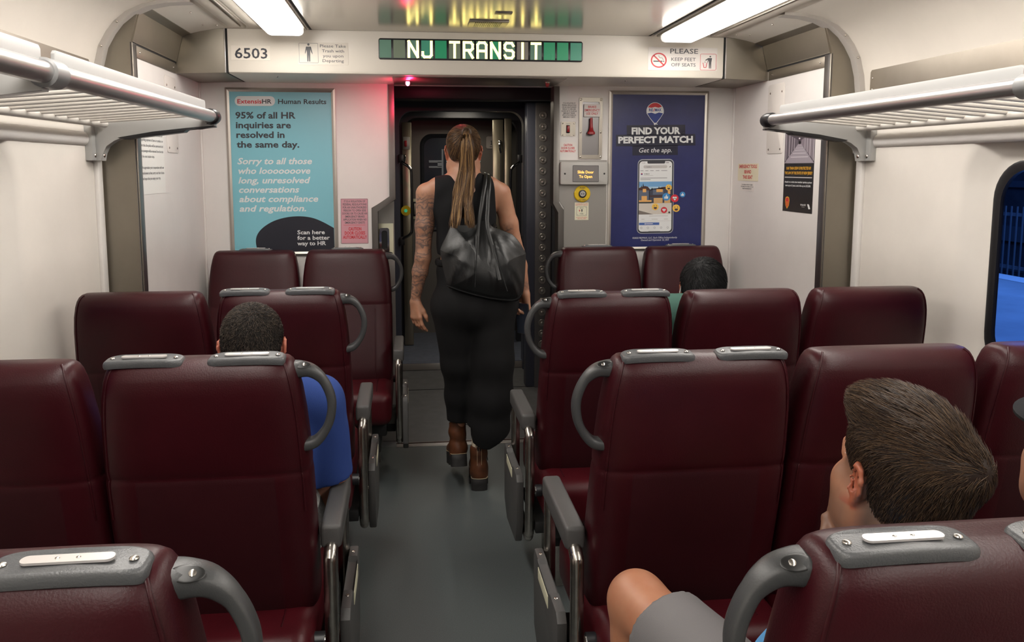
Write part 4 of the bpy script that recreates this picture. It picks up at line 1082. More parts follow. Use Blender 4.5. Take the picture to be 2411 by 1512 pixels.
def person_sign(a, x, y, k, m, arm=False):
    a.circ(x, y - 20 * k, 2.8 * k, m, 2, 14)
    a.poly([(x - 6 * k, y - 15 * k), (x + 6 * k, y - 15 * k), (x + 4 * k, y), (x + 3.6 * k, y + 21 * k), (x + .8 * k, y + 21 * k), (x, y + 4 * k), (x - .8 * k, y + 21 * k), (x - 3.6 * k, y + 21 * k), (x - 4 * k, y)], m, 2)
    a.poly([(x - 6 * k, y - 15 * k), (x - 3.5 * k, y - 13 * k), (x - 6.5 * k, y - 2 * k), (x - 8.5 * k, y + 3 * k), (x - 9 * k, y)], m, 2)
    if not arm: a.poly([(x + 6 * k, y - 15 * k), (x + 3.5 * k, y - 13 * k), (x + 6.5 * k, y - 2 * k), (x + 9.5 * k, y + 4 * k), (x + 9.5 * k, y)], m, 2)
def d_trash(a):
    a.frame(702, 102, 748, 149, 2, .7, M_inkgrey, 1); person_sign(a, 725, 125, .98, M_inkgrey)
    for i, (s_, w_) in enumerate((('Please Take', 62), ('Trash with', 53), ('you upon', 49), ('Departing', 51))): a.text(s_, 783.5, 111.5 + i * 11.7, 7.2, M_inkgrey, width=w_, align='c', bold=.006)
sticker('trash_sticker', 'pale sticker with a standing figure asking to take trash, on the header', 'sticker', [(700, 100), (820, 100), (820, 153), (700, 153)], .226, .100, M_hsticker, d_trash, (-.374, HY - .0012, 2.021))
def d_please(a):
    a.text('PLEASE', 1610, 125, 12, M_inkgrey, width=65, align='c', bold=.012)
    a.text('KEEP FEET', 1609, 143.5, 8.5, M_inkgrey, width=57, align='c', bold=.008); a.text('OFF SEATS', 1609, 157, 8.5, M_inkgrey, width=57, align='c', bold=.008)
    a.ring(1551.5, 142.5, 18.5, 3.2, M_red, 3); a.line((1539.5, 130.5), (1563.5, 154.5), 3, M_red, 3); a.rect(1539, 143.3, 1560, 146.5, M_inkgrey, 2); a.rect(1561.5, 143.3, 1564, 146.5, M_inkgrey, 2)
    for q in ((1551, 131, 1553, 136), (1553, 136, 1560, 137), (1560, 137, 1562, 142)): a.line(q[:2], q[2:], 1, M_inkgrey, 2)
    a.frame(1648, 125, 1686, 165.5, 3, .9, M_red, 1); person_sign(a, 1671.5, 146, .72, M_inkgrey, True)
    a.poly([(1667, 135), (1669, 138), (1661, 142), (1660, 140)], M_inkgrey, 2)
    for q in ((1655, 147, 1657, 159), (1657, 159, 1662, 159), (1662, 159, 1664, 147)): a.line(q[:2], q[2:], 1.4, M_red, 2)
    for x, y in ((1659, 143.5), (1661, 145.5), (1658.5, 146.5)): a.circ(x, y, .8, M_inkgrey, 2, 8)
sticker('feet_sticker', 'white sticker with a no smoking ring asking to keep feet off seats, on the header', 'sticker', [(1527, 110), (1688, 110), (1688, 167), (1527, 167)], .344, .109, M_sticker, d_please, (1.331, HY - .0012, 2.0215))
M_lampred = mat('lit_red_lens', (1, .05, .15), .3, emit=(1.0, 0.08, 0.22), estr=40)
# indicator lamps under the header
for x, lit in ((.010, True), (.705, False)):
    t = thing('indicator_lamp', 'small glowing red indicator lamp under the header at the left of the doorway' if lit else 'small unlit dark red indicator lamp under the header at the right of the doorway', 'lamp', (x, 3.95, 1.926))
    g = G(); g.tube([(0, 0, 0), (0, 0, -.006)], [.013, .012], M_steelv, 16); g.build('base', t)
    g = G(); g.ball((0, 0, -.012), (.010, .010, .014), M_lampred if lit else M_redp, 16); g.build('lens', t)

# --- things on the white alcove walls
XR, XL = XC + 1.3985, XC - 1.3985
M_offwhite = mat('cover_plate_white', (0.72, 0.68, 0.64), 0.42)
for sx, nm in ((1, 'right'), (-1, 'left')):
    t = thing('access_cover', 'tall white screwed cover plate on the %s alcove wall, partly behind the luggage rack' % nm, 'cover', (side(sx, 1.3985), 3.655, 1.733), -sx * math.pi / 2, 'white cover plates')
    g = G(); g.prism(rrect(-.085, .085, -.166, .166, .014, 4), 'y', -.003, 0, M_offwhite, .0015); g.build('plate', t)
    for x in (-.06, .06):
        for z in (-.145, .125): g = G(); g.ball((x, -.003, z), (.0055, .0025, .0055), M_screw, 10); g.build('screw', t)
M_notice = mat('notice_paper', srgb(226, 226, 222), 0.5)
def d_notice(a):
    L = ['Your friendly train crew and', 'the conductor of this train is', 'responsible for collecting the appropriate', 'fares and enforcing the rules governing', 'passenger conduct. When passengers do', 'not cooperate with the conductor', 'regarding payment of fares or conduct on', 'the train, the police will be summoned and', 'the passenger will be removed from the train']
    for i, s_ in enumerate(L): a.text(s_, 12, 86 + i * 22, 11, M_inkgrey, width=276, bold=.01)
    a.text('at the next station stop.', 12, 284, 11, M_inkgrey, width=160, bold=.01)
    for i, (s_, w_) in enumerate((('We appreciate your cooperation with our', 276), ('employees as they carry out their duties', 276), ('and hope that you enjoy your trip.', 226))): a.text(s_, 12, 328 + i * 22, 11, M_inkgrey, width=w_, bold=.01)
sticker('printed_notice', 'white paper notice with small grey print under the left luggage rack', 'notice', [(0, 0), (300, 0), (300, 430), (0, 430)], .310, .430, M_notice, d_notice, (XL + .0012, 3.365, 1.610), math.pi / 2)
def d_tools(a):
    for i, (s_, w_) in enumerate((('EMERGENCY TOOLS', 88), ('BEHIND', 34), ('THIS SEAT', 48))): a.text(s_, 50, 24 + i * 29, 18, M_red, width=w_, align='c', bold=.03)
M_stky = mat('sticker_pale_yellow', srgb(226, 218, 190), 0.45)
sticker('tools_sticker', 'pale yellow sticker saying emergency tools behind this seat in red', 'sticker', [(0, 0), (100, 0), (100, 94), (0, 94)], .245, .090, M_stky, d_tools, (XR - .0012, 3.945, 1.4765), -math.pi / 2)
def d_tiny(a):
    for i, (s_, w_) in enumerate((('IT IS A FEDERAL OFFENSE TO TAMPER', 78), ('WITH EMERGENCY EQUIPMENT OR TOOLS', 90), ('BEHIND THIS PASSENGER SEAT', 64))): a.text(s_, 50, 9 + i * 8, 4.5, M_ink, width=w_, align='c', bold=.01)
sticker('tamper_sticker', 'very small white sticker with three lines of print under the emergency tools sticker', 'sticker', [(0, 0), (100, 0), (100, 32), (0, 32)], .170, .041, M_sticker, d_tiny, (XR - .0012, 3.948, 1.400), -math.pi / 2)
M_pblack = mat('poster_black', srgb(24, 21, 20), 0.3); M_gold = mat('poster_gold', srgb(215, 160, 40), 0.4); M_orange = mat('badge_orange', srgb(215, 120, 35), .4)
def d_crew(a):
    cols = [mat('corridor_%d' % i, srgb(*c), .4) for i, c in enumerate(((96, 88, 96), (122, 112, 120), (70, 62, 70), (190, 184, 190), (150, 142, 150), (214, 208, 212)))]
    a.rect(0, 0, 100, 106, cols[2], 1)
    a.poly([(0, 106), (100, 106), (56, 42), (46, 42)], cols[4], 2); a.poly([(0, 0), (46, 30), (46, 42), (0, 100)], cols[0], 2); a.poly([(100, 0), (56, 30), (56, 42), (100, 100)], cols[1], 2)
    a.poly([(0, 0), (100, 0), (56, 30), (46, 30)], cols[2], 2)
    for k in (0.12, .3, .5, .66, .78):
        y = 42 + (106 - 42) * (1 - k); hw = 5 + 45 * (1 - k); a.rect(51 - hw * .8, y - 4 * (1 - k), 51 + hw * .8, y, cols[3 if k > .2 else 4], 3)
    for k in (.1, .35, .55, .72):
        for sx, x0 in ((-1, 46), (1, 56)): a.line((x0 + sx * 46 * (1 - k), 2 + 28 * k), (x0 + sx * 46 * (1 - k), 104 - 62 * k), 1.2, cols[5 if k < .4 else 3], 3)
    a.circ(50, 12, 5, cols[5], 3); a.circ(50, 24, 2.6, cols[5], 3)
    a.rect(48, 33, 54, 43, M_pblack, 3)
    for i, (s_, w_) in enumerate((('OUR TRAIN CREW IS PROTECTED BY', 84), ('THE LAW OF THE STATE OF NEW JERSEY', 94))): a.text(s_, 50, 127 + i * 16, 9, M_gold, width=w_, align='c', bold=.03)
    a.rect(4, 152, 96, 155, M_lgrey, 2)
    for i, (s_, w_) in enumerate((('Assault on a train crew member carries a prison', 92), ('term up to 5 years, and a fine up to $15,000.', 86))): a.text(s_, 50, 172 + i * 12, 6.5, M_pwhite, width=w_, align='c', bold=.02)
    sh = [(10, 222), (16, 219), (22, 222), (24, 232), (22, 250), (16, 262), (10, 250), (8, 232)]
    a.poly(sh, M_gold, 2); a.poly([(16 + (x - 16) * .74, 238 + (y - 238) * .8) for x, y in sh], M_red, 3); a.poly([(13, 236), (19, 236), (18, 250), (14, 250)], M_orange, 4)
    a.text('transit', 62, 246, 7, M_pwhite, width=18, bold=.02); a.rect(66, 250, 76, 251, M_lgrey, 2); a.poly([(84, 240), (90, 240), (95, 255), (89, 256)], M_pwhite, 2)
sticker('crew_poster', 'narrow black poster with a grey corridor picture under the right luggage rack', 'poster', [(0, 0), (100, 0), (100, 270), (0, 270)], .272, .366, M_pblack, d_crew, (XR - .0012, 3.411, 1.481), -math.pi / 2)
# ------------------------------------------------------------------ figures: smooth-blended volumes meshed into one continuous surface
def V3(*a): return np.array(a, dtype=np.float64)
class Field:
    def __init__(s, lo, hi, h):
        s.lo = np.array(lo, float); s.h = h
        s.n = np.ceil((np.array(hi, float) - s.lo) / h).astype(int) + 1
        s.ax = [s.lo[i] + h * np.arange(s.n[i]) for i in range(3)]
        s.D = np.full(s.n, 0.5, dtype=np.float32)
    def sl(s, lo, hi):
        a = np.clip(np.floor((np.array(lo) - s.lo) / s.h).astype(int), 0, s.n); b = np.clip(np.ceil((np.array(hi) - s.lo) / s.h).astype(int) + 1, 0, s.n)
        return tuple(slice(x, y) for x, y in zip(a, b))
    def grid(s, q): return np.meshgrid(*(s.ax[i][q[i]] for i in range(3)), indexing='ij', sparse=True)
    def put(s, fn, lo, hi, k, mode='add'):
        pad = k + 3 * s.h
        q = s.sl(np.array(lo) - pad, np.array(hi) + pad)
        if any(x.stop <= x.start for x in q): return
        d = fn(*s.grid(q)).astype(np.float32); o = s.D[q]
        if mode == 'add':
            h = np.maximum(k - np.abs(o - d), 0) / max(k, 1e-6); s.D[q] = np.minimum(o, d) - h * h * k * .25
        else:
            d = -d; h = np.maximum(k - np.abs(o - d), 0) / max(k, 1e-6); s.D[q] = np.maximum(o, d) + h * h * k * .25
    def cap(s, a, b, ra, rb=None, k=.02, mode='add', flat=None):
        a, b = np.array(a, float), np.array(b, float); rb = ra if rb is None else rb; ba = b - a; L = max(ba @ ba, 1e-12)
        def fn(X, Y, Z):
            px, py, pz = X - a[0], Y - a[1], Z - a[2]
            t = np.clip((px * ba[0] + py * ba[1] + pz * ba[2]) / L, 0, 1)
            dx, dy, dz = px - t * ba[0], py - t * ba[1], pz - t * ba[2]
            if flat is not None:      # (axis, factor): squashes the section along an axis
                f = flat[1]; nx, ny, nz = flat[0]; w = dx * nx + dy * ny + dz * nz
                dx, dy, dz = dx + nx * w * (1 / f - 1), dy + ny * w * (1 / f - 1), dz + nz * w * (1 / f - 1)
            return np.sqrt(dx * dx + dy * dy + dz * dz) - (ra + (rb - ra) * t)
        r = max(ra, rb); s.put(fn, np.minimum(a, b) - r, np.maximum(a, b) + r, k, mode)
    def path(s, pts, rs, k=.02, mode='add', flat=None):
        for i in range(len(pts) - 1): s.cap(pts[i], pts[i + 1], rs[i], rs[i + 1], k, mode, flat)
    def ell(s, c, r, R=None, k=.02, mode='add'):
        c = np.array(c, float); r = np.array(r, float); R = np.eye(3) if R is None else R
        def fn(X, Y, Z):
            px, py, pz = X - c[0], Y - c[1], Z - c[2]
            u = [px * R[0][i] + py * R[1][i] + pz * R[2][i] for i in range(3)]
            k0 = np.sqrt((u[0] / r[0]) ** 2 + (u[1] / r[1]) ** 2 + (u[2] / r[2]) ** 2)
            k1 = np.sqrt((u[0] / r[0] ** 2) ** 2 + (u[1] / r[1] ** 2) ** 2 + (u[2] / r[2] ** 2) ** 2)
            return k0 * (k0 - 1) / np.maximum(k1, 1e-6)
        m = max(r); s.put(fn, c - m, c + m, k, mode)
    def cut(s, p, n, k=.004):
        """keeps the side of the plane the normal points away from"""
        p, n = np.array(p, float), np.array(n, float); n /= np.linalg.norm(n)
        X, Y, Z = s.grid((slice(None),) * 3)
        d = ((X - p[0]) * n[0] + (Y - p[1]) * n[1] + (Z - p[2]) * n[2]).astype(np.float32)
        h = np.maximum(k - np.abs(s.D - d), 0) / k; s.D = np.maximum(s.D, d) + h * h * k * .25
    def warp(s, fn):
        X, Y, Z = s.grid((slice(None),) * 3); s.D = s.D + fn(X, Y, Z).astype(np.float32)
    def sample(s, P):
        q = (P - s.lo) / s.h; i = np.clip(np.floor(q).astype(int), 0, s.n - 2); f = q - i; out = 0
        for a in (0, 1):
            for b in (0, 1):
                for c in (0, 1):
                    w = (f[:, 0] if a else 1 - f[:, 0]) * (f[:, 1] if b else 1 - f[:, 1]) * (f[:, 2] if c else 1 - f[:, 2])
                    out = out + w * s.D[i[:, 0] + a, i[:, 1] + b, i[:, 2] + c]
        return out
    def grad(s, P):
        e = s.h; g = np.stack([s.sample(P + e * np.eye(3)[i]) - s.sample(P - e * np.eye(3)[i]) for i in range(3)], 1)
        return g / np.maximum(np.linalg.norm(g, axis=1, keepdims=True), 1e-9)
    def mesh(s):
        D = s.D; S_ = D < 0; nx, ny, nz = D.shape
        c8 = [(a, b, c) for a in (0, 1) for b in (0, 1) for c in (0, 1)]
        cnt = np.zeros((nx - 1, ny - 1, nz - 1), np.uint8)
        for a, b, c in c8: cnt += S_[a:nx - 1 + a, b:ny - 1 + b, c:nz - 1 + c]
        I = np.argwhere((cnt > 0) & (cnt < 8)); idx = np.full(cnt.shape, -1, np.int64); idx[tuple(I.T)] = np.arange(len(I))
        vals = {c: D[I[:, 0] + c[0], I[:, 1] + c[1], I[:, 2] + c[2]] for c in c8}
        acc = np.zeros((len(I), 3)); num = np.zeros(len(I))
        for i, p in enumerate(c8):
            for q in c8[i + 1:]:
                if sum(abs(x - y) for x, y in zip(p, q)) != 1: continue
                u, v = vals[p], vals[q]; m = (u < 0) != (v < 0); t = np.where(m, u / np.where(m, u - v, 1), 0)
                acc += np.where(m[:, None], np.array(p) + t[:, None] * (np.array(q) - np.array(p)), 0); num += m
        P = s.lo + s.h * (I + acc / num[:, None])
        F = []
        for ax in range(3):
            o = [i for i in range(3) if i != ax]
            sl0 = [slice(None)] * 3; sl1 = [slice(None)] * 3; sl0[ax] = slice(0, -1); sl1[ax] = slice(1, None)
            for i in o: sl0[i] = slice(1, -1); sl1[i] = slice(1, -1)
            a, b = S_[tuple(sl0)], S_[tuple(sl1)]
            E = np.argwhere(a != b); fl = a[tuple(E.T)]
            E[:, o[0]] += 1; E[:, o[1]] += 1
            def at(d0, d1):
                e = E.copy(); e[:, o[0]] -= d0; e[:, o[1]] -= d1; return idx[tuple(e.T)]
            q = np.stack([at(1, 1), at(0, 1), at(0, 0), at(1, 0)], 1)
            flip = fl if ax != 1 else ~fl
            q[~flip] = q[~flip][:, ::-1]; F.append(q)
        return P, np.concatenate(F)
    def build(s, name, m, parent, attrs=None, off=(0, 0, 0), extra=None, relax=1):
        P, F = s.mesh()
        for _ in range(relax):                       # one light umbrella pass evens the net out
            A = np.zeros_like(P); N = np.zeros(len(P))
            for i in range(4):
                j = (i + 1) % 4
                np.add.at(A, F[:, i], P[F[:, j]]); np.add.at(N, F[:, i], 1); np.add.at(A, F[:, j], P[F[:, i]]); np.add.at(N, F[:, j], 1)
            P = P * .5 + .5 * A / np.maximum(N, 1)[:, None]
        me = bpy.data.meshes.new(name)
        V = P - np.array(off); mats = [m]; FF = F; MI = None
        me.vertices.add(len(V)); me.vertices.foreach_set('co', V.astype(np.float32).ravel())
        me.loops.add(FF.size); me.loops.foreach_set('vertex_index', FF.astype(np.int32).ravel())
        me.polygons.add(len(FF)); me.polygons.foreach_set('loop_start', np.arange(0, FF.size, 4, dtype=np.int32))
        me.polygons.foreach_set('loop_total', np.full(len(FF), 4, np.int32)) if hasattr(me.polygons, 'foreach_set') and False else None
        me.polygons.foreach_set('use_smooth', np.ones(len(FF), bool))
        me.update(calc_edges=True); me.validate()
        me.materials.append(m)
        for k_, fn in (attrs or {}).items():
            at = me.attributes.new(k_, 'FLOAT', 'POINT'); at.data.foreach_set('value', fn(P).astype(np.float32))
        o = bpy.data.objects.new(name, me); o.parent = parent; COL.objects.link(o)
        return o, P, F

def strands(F, seeds, dirfn, L, rad, mats, name, parent, off, seg=5, lift=.0, rise=None, seed=1, follow=1.0, jitter=.25):
    """many fine tapering hairs combed over the surface of field F"""
    rs = np.random.RandomState(seed); n = len(seeds)
    P = seeds.copy(); Nn = F.grad(P); path = [P - Nn * .002]
    L = np.broadcast_to(L, (n,)) * rs.uniform(.75, 1.15, n); jit = rs.normal(0, jitter, (n, 3)); lay = rs.uniform(.0, 1.0, n)
    for k in range(seg):
        Nn = F.grad(P); d = dirfn(P) + jit; d = d - Nn * (d * Nn).sum(1, keepdims=True) * follow
        d /= np.maximum(np.linalg.norm(d, axis=1, keepdims=True), 1e-6)
        P = P + d * (L / seg)[:, None]
        tgt = lift * lay * ((k + 1) / seg) + .0006
        if rise is not None: tgt = tgt + rise(P) * lay * ((k + 1) / seg)
        P = P - F.grad(P) * np.clip(F.sample(P) - tgt, -.02, .02)[:, None] * follow
        path.append(P.copy())
    return strand_mesh(np.stack(path, 1), rad, mats, name, parent, off, rs)
def strand_mesh(C, rad, mats, name, parent, off, rs):
    n, k, _ = C.shape
    T = np.gradient(C, axis=1); T /= np.maximum(np.linalg.norm(T, axis=2, keepdims=True), 1e-9)
    U = np.cross(T, np.array([.3, .5, .81])); U /= np.maximum(np.linalg.norm(U, axis=2, keepdims=True), 1e-9); W = np.cross(T, U)
    pr = rad * np.concatenate([[.7], np.ones(k - 2), [.15]])[None, :, None]
    V = np.stack([C + pr * (math.cos(a) * U + math.sin(a) * W) for a in (0, 2.094, 4.189)], 2).reshape(-1, 3) - np.array(off)
    b = (np.arange(n)[:, None, None] * k + np.arange(k - 1)[None, :, None]) * 3; j = np.arange(3)[None, None, :]; j2 = (j + 1) % 3
    Q = np.stack([b + j, b + j2, b + 3 + j2, b + 3 + j], -1).reshape(-1, 4)
    me = bpy.data.meshes.new(name)
    me.vertices.add(len(V)); me.vertices.foreach_set('co', V.astype(np.float32).ravel())
    me.loops.add(Q.size); me.loops.foreach_set('vertex_index', Q.astype(np.int32).ravel())
    me.polygons.add(len(Q)); me.polygons.foreach_set('loop_start', np.arange(0, Q.size, 4, dtype=np.int32))
    me.polygons.foreach_set('use_smooth', np.ones(len(Q), bool))
    mi = np.repeat(rs.choice(len(mats), n, p=None), (k - 1) * 3)
    for m in mats: me.materials.append(m)
    me.polygons.foreach_set('material_index', mi.astype(np.int32))
    me.update(calc_edges=True); me.validate()
    o = bpy.data.objects.new(name, me); o.parent = parent; COL.objects.link(o); return o
def seeds_on(P, F, n, keep, seed=3):
    rs = np.random.RandomState(seed); c = P[F].mean(1); a = np.linalg.norm(np.cross(P[F[:, 1]] - P[F[:, 0]], P[F[:, 3]] - P[F[:, 0]]), axis=1)
    w = a * keep(c); i = rs.choice(len(F), n, p=w / w.sum()); u, v = rs.rand(n, 1), rs.rand(n, 1)
    q = P[F[i]]; return (q[:, 0] * (1 - u) + q[:, 1] * u) * (1 - v) + (q[:, 3] * (1 - u) + q[:, 2] * u) * v

def rot(az=0, pitch=0, roll=0):
    """columns: side(right), forward, up; az turns towards +X (clockwise from above), pitch looks up, roll tips towards the right"""
    M = Matrix.Rotation(-math.radians(az), 3, 'Z') @ Matrix.Rotation(math.radians(pitch), 3, 'X') @ Matrix.Rotation(math.radians(roll), 3, 'Y')
    return np.array(M)
class Head:
    def __init__(s, c, R, k=1.0, female=False): s.c, s.R, s.k, s.f = np.array(c, float), R, k, female
    def w(s, x, y, z): return s.c + s.R @ (s.k * np.array([x, y, z]))
    def loc(s, P): return (P - s.c) @ s.R / s.k
    def add(s, F):
        w, k, R = s.w, s.k, s.R; j = .92 if s.f else 1.0
        F.ell(w(0, -.018, .040), np.array([.0755, .094, .080]) * k, R, .02)
        F.ell(w(0, .020, -.030), np.array([.066, .068, .088]) * k, R, .03)
        for e in (-1, 1):
            F.path([w(e * .056 * j, -.005, -.050), w(e * .052 * j, .010, -.078), w(e * .028 * j, .062, -.104), w(0, .078, -.108)], [.024 * k, .025 * k, .023 * k, .021 * k], .030)
            F.ell(w(e * .040, .060, -.030), np.array([.024, .022, .022]) * k, R, .02); F.ell(w(e * .046, .030, -.060), np.array([.024, .040, .038]) * k, R, .03)
            F.ell(w(e * .033, .080, .004), np.array([.017, .012, .011]) * k, R, .010, 'sub')
            F.ell(w(e * .033, .074, .002), np.array([.0125, .0125, .0125]) * k, R, .004)
            # ear: tilted shell with a rim, a shallow bowl and a lobe
            Q = R @ rot(e * 32, -8, e * 7)
            F.ell(w(e * .0830, -.014, -.004), np.array([.0070, .0180, .0315]) * k, Q, .006)
            F.ell(w(e * .0885, -.0095, .001), np.array([.0055, .0110, .0215]) * k, Q, .003, 'sub')
            rim = [w(e * .0815, -.002, .020), w(e * .0855, -.012, .027), w(e * .0895, -.024, .022), w(e * .0910, -.030, .006), w(e * .0885, -.028, -.012), w(e * .0845, -.021, -.026), w(e * .0805, -.012, -.036)]
            F.path(rim, [.0036 * k, .0040 * k, .0042 * k, .0042 * k, .0040 * k, .0042 * k, .0055 * k], .004)
            F.ell(w(e * .0795, -.009, -.036), np.array([.0055, .0070, .0080]) * k, Q, .006)
            F.ell(w(e * .0785, .002, -.010), np.array([.0042, .0045, .0075]) * k, Q, .005)
        F.cap(w(-.030, .083, .018), w(.030, .083, .018), .010 * k, .010 * k, .014)
        F.path([w(0, .088, .008), w(0, .100, -.016), w(0, .108, -.036)], [.0075 * k, .0085 * k, .0115 * k], .010)
        for e in (-1, 1): F.ell(w(e * .012, .096, -.040), np.array([.008, .010, .008]) * k, R, .006)
        F.ell(w(0, .086, -.066), np.array([.023, .010, .0055]) * k, R, .006); F.ell(w(0, .085, -.077), np.array([.020, .010, .0065]) * k, R, .006)
        F.cap(w(-.024, .094, -.0715), w(.024, .094, -.0715), .0022 * k, .0022 * k, .003, 'sub')
    def eyes(s, parent, off):
        for e in (-1, 1):
            g = G(off=off); p = s.w(e * .033, .0700, .002)
            g.ball(p, .0122 * s.k, M_eyewhite, 14); g.ball(p + s.R @ np.array([0, .0085, 0]) * s.k, .0055 * s.k, M_iris, 12); g.build('eye', parent)
def hand_prims(F, wrist, f, n, side, k=1.0, curl=(20, 30, 20), thumb=25, kk=.006, spread=1.0, wr=.024):
    """palm and five fingers. f finger direction, n palm facing, side: the direction of the thumb"""
    f = np.array(f, float); f /= np.linalg.norm(f); n = np.array(n, float); n -= f * (n @ f); n /= np.linalg.norm(n)
    s = np.cross(f, n); s = s if s @ np.array(side, float) > 0 else -s
    w = np.array(wrist, float); knx = [.031, .0105, -.0100, -.029]; ln = [.92, 1.0, .94, .76]
    for x in knx: F.cap(w + (f * .010 + s * x * .45) * k, w + (f * .082 + s * x * .92) * k, wr * .72 * k, .0125 * k, .016, flat=(n, .85))
    tips = []
    for i, x in enumerate(knx):
        c = curl[i] if isinstance(curl[0], (list, tuple)) else curl
        p = w + (f * (.086 - .006 * (i == 3) - .002 * (i == 0)) + s * x) * k; a = 0; d0 = f + s * x * 2.2 * spread; d0 /= np.linalg.norm(d0)
        rr = [.0092, .0085, .0078, .0066]
        for q, (L, g_) in enumerate(zip((.043, .026, .021), c)):
            a += math.radians(g_); d = d0 * math.cos(a) + n * math.sin(a); p2 = p + d * L * ln[i] * k
            F.cap(p, p2, rr[q] * k, rr[q + 1] * k, kk if q else .008); p = p2
        tips.append(p)
    th = math.radians(thumb)
    b0 = w + (f * .018 + s * .020 + n * .006) * k; d1 = f * math.cos(th) + s * math.sin(th); d1 = d1 + n * .35; d1 /= np.linalg.norm(d1)
    b1 = b0 + d1 * .042 * k; d2 = d1 * .8 + f * .5 + n * .15; d2 /= np.linalg.norm(d2); b2 = b1 + d2 * .032 * k; d3 = f * .9 + n * .35 - s * .1; d3 /= np.linalg.norm(d3); b3 = b2 + d3 * .024 * k
    F.path([b0, b1, b2, b3], [.0150 * k, .0115 * k, .0098 * k, .0075 * k], .008)
    return tips + [b3]

def skin_material(name, base, stub=(0.03, 0.02, 0.016), ink=False):
    m = bpy.data.materials.new(name); m.use_nodes = True; nt = m.node_tree; L = nt.links; b = nt.nodes['Principled BSDF']
    b.inputs['Roughness'].default_value = .48; b.inputs['Subsurface Weight'].default_value = .12; b.inputs['Subsurface Radius'].default_value = (.012, .004, .002); b.inputs['Subsurface Scale'].default_value = .6
    tc = nt.nodes.new('ShaderNodeTexCoord')
    n = nt.nodes.new('ShaderNodeTexNoise'); n.inputs['Scale'].default_value = 26; n.inputs['Detail'].default_value = 4; L.new(tc.outputs['Object'], n.inputs['Vector'])
    cr = nt.nodes.new('ShaderNodeValToRGB'); cr.color_ramp.elements[0].position = .3; cr.color_ramp.elements[1].position = .7
    cr.color_ramp.elements[0].color = (base[0] * .88, base[1] * .78, base[2] * .75, 1); cr.color_ramp.elements[1].color = (*base, 1); L.new(n.outputs['Fac'], cr.inputs['Fac'])
    col = cr.outputs['Color']
    def mix(fac, c1, c2):
        x = nt.nodes.new('ShaderNodeMix'); x.data_type = 'RGBA'; L.new(fac, x.inputs[0]); L.new(c1, x.inputs[6])
        if isinstance(c2, tuple): x.inputs[7].default_value = (*c2, 1)
        else: L.new(c2, x.inputs[7])
        return x.outputs[2]
    def attr(nm):
        a = nt.nodes.new('ShaderNodeAttribute'); a.attribute_name = nm; return a.outputs['Fac']
    col = mix(attr('flush'), col, (base[0] * .95, base[1] * .45, base[2] * .38))
    col = mix(attr('stubble'), col, stub)
    if ink:
        nz = nt.nodes.new('ShaderNodeTexNoise'); nz.inputs['Scale'].default_value = 17; nz.inputs['Detail'].default_value = 5; nz.inputs['Distortion'].default_value = 2.2; L.new(tc.outputs['Object'], nz.inputs['Vector'])
        vo = nt.nodes.new('ShaderNodeTexVoronoi'); vo.feature = 'DISTANCE_TO_EDGE'; vo.inputs['Scale'].default_value = 18
        wv = nt.nodes.new('ShaderNodeTexWave'); wv.wave_type = 'RINGS'; wv.inputs['Scale'].default_value = 13; wv.inputs['Distortion'].default_value = 16; wv.inputs['Detail'].default_value = 3; wv.inputs['Detail Scale'].default_value = 1.4
        L.new(tc.outputs['Object'], vo.inputs['Vector']); L.new(tc.outputs['Object'], wv.inputs['Vector'])
        r1 = nt.nodes.new('ShaderNodeValToRGB'); r1.color_ramp.elements[0].position = .30; r1.color_ramp.elements[1].position = .60; L.new(nz.outputs['Fac'], r1.inputs['Fac'])
        r1.color_ramp.elements[0].color = (.70, .70, .70, 1); r1.color_ramp.elements[1].color = (.05, .05, .05, 1)
        r2 = nt.nodes.new('ShaderNodeValToRGB'); r2.color_ramp.elements[0].position = .0; r2.color_ramp.elements[1].position = .09; r2.color_ramp.elements[0].color = (.6, .6, .6, 1); r2.color_ramp.elements[1].color = (0, 0, 0, 1); L.new(vo.outputs['Distance'], r2.inputs['Fac'])
        r3 = nt.nodes.new('ShaderNodeValToRGB'); r3.color_ramp.elements[0].position = .12; r3.color_ramp.elements[1].position = .42; r3.color_ramp.elements[0].color = (.75, .75, .75, 1); r3.color_ramp.elements[1].color = (0, 0, 0, 1); L.new(wv.outputs['Fac'], r3.inputs['Fac'])
        mx = nt.nodes.new('ShaderNodeMath'); mx.operation = 'MAXIMUM'; L.new(r1.outputs['Color'], mx.inputs[0]); L.new(r3.outputs['Color'], mx.inputs[1])
        mx2 = nt.nodes.new('ShaderNodeMath'); mx2.operation = 'MAXIMUM'; L.new(mx.outputs[0], mx2.inputs[0]); L.new(r2.outputs['Color'], mx2.inputs[1])
        ml = nt.nodes.new('ShaderNodeMath'); ml.operation = 'MULTIPLY'; L.new(mx2.outputs[0], ml.inputs[0]); L.new(attr('ink'), ml.inputs[1])
        col = mix(ml.outputs[0], col, (.045, .045, .05))
    L.new(col, b.inputs['Base Color'])
    return m
def hair_mat(name, c, rough=.42): return mat(name, c, rough, spec=.35)
def cloth(name, c, rough=.85, **k): return mat(name, c, rough, spec=.25, bump=.25, bscale=700, **k)
M_eyewhite = mat('eye_white', (.7, .68, .65), .2); M_iris = mat('iris_brown', (.05, .03, .02), .15)
def ramp(x, a, b): return np.clip((x - a) / (b - a), 0, 1)
def folds(amp, fx, fy, fz, ph=0):
    return lambda X, Y, Z: amp * (np.sin(fx * X + .6 * fz * Z + ph) * np.sin(fz * Z + .4 * fy * Y + 2 * ph) + .6 * np.sin(1.7 * fx * X - .8 * fz * Z + 3 * ph) * np.sin(1.3 * fy * Y + .7 * fz * Z))
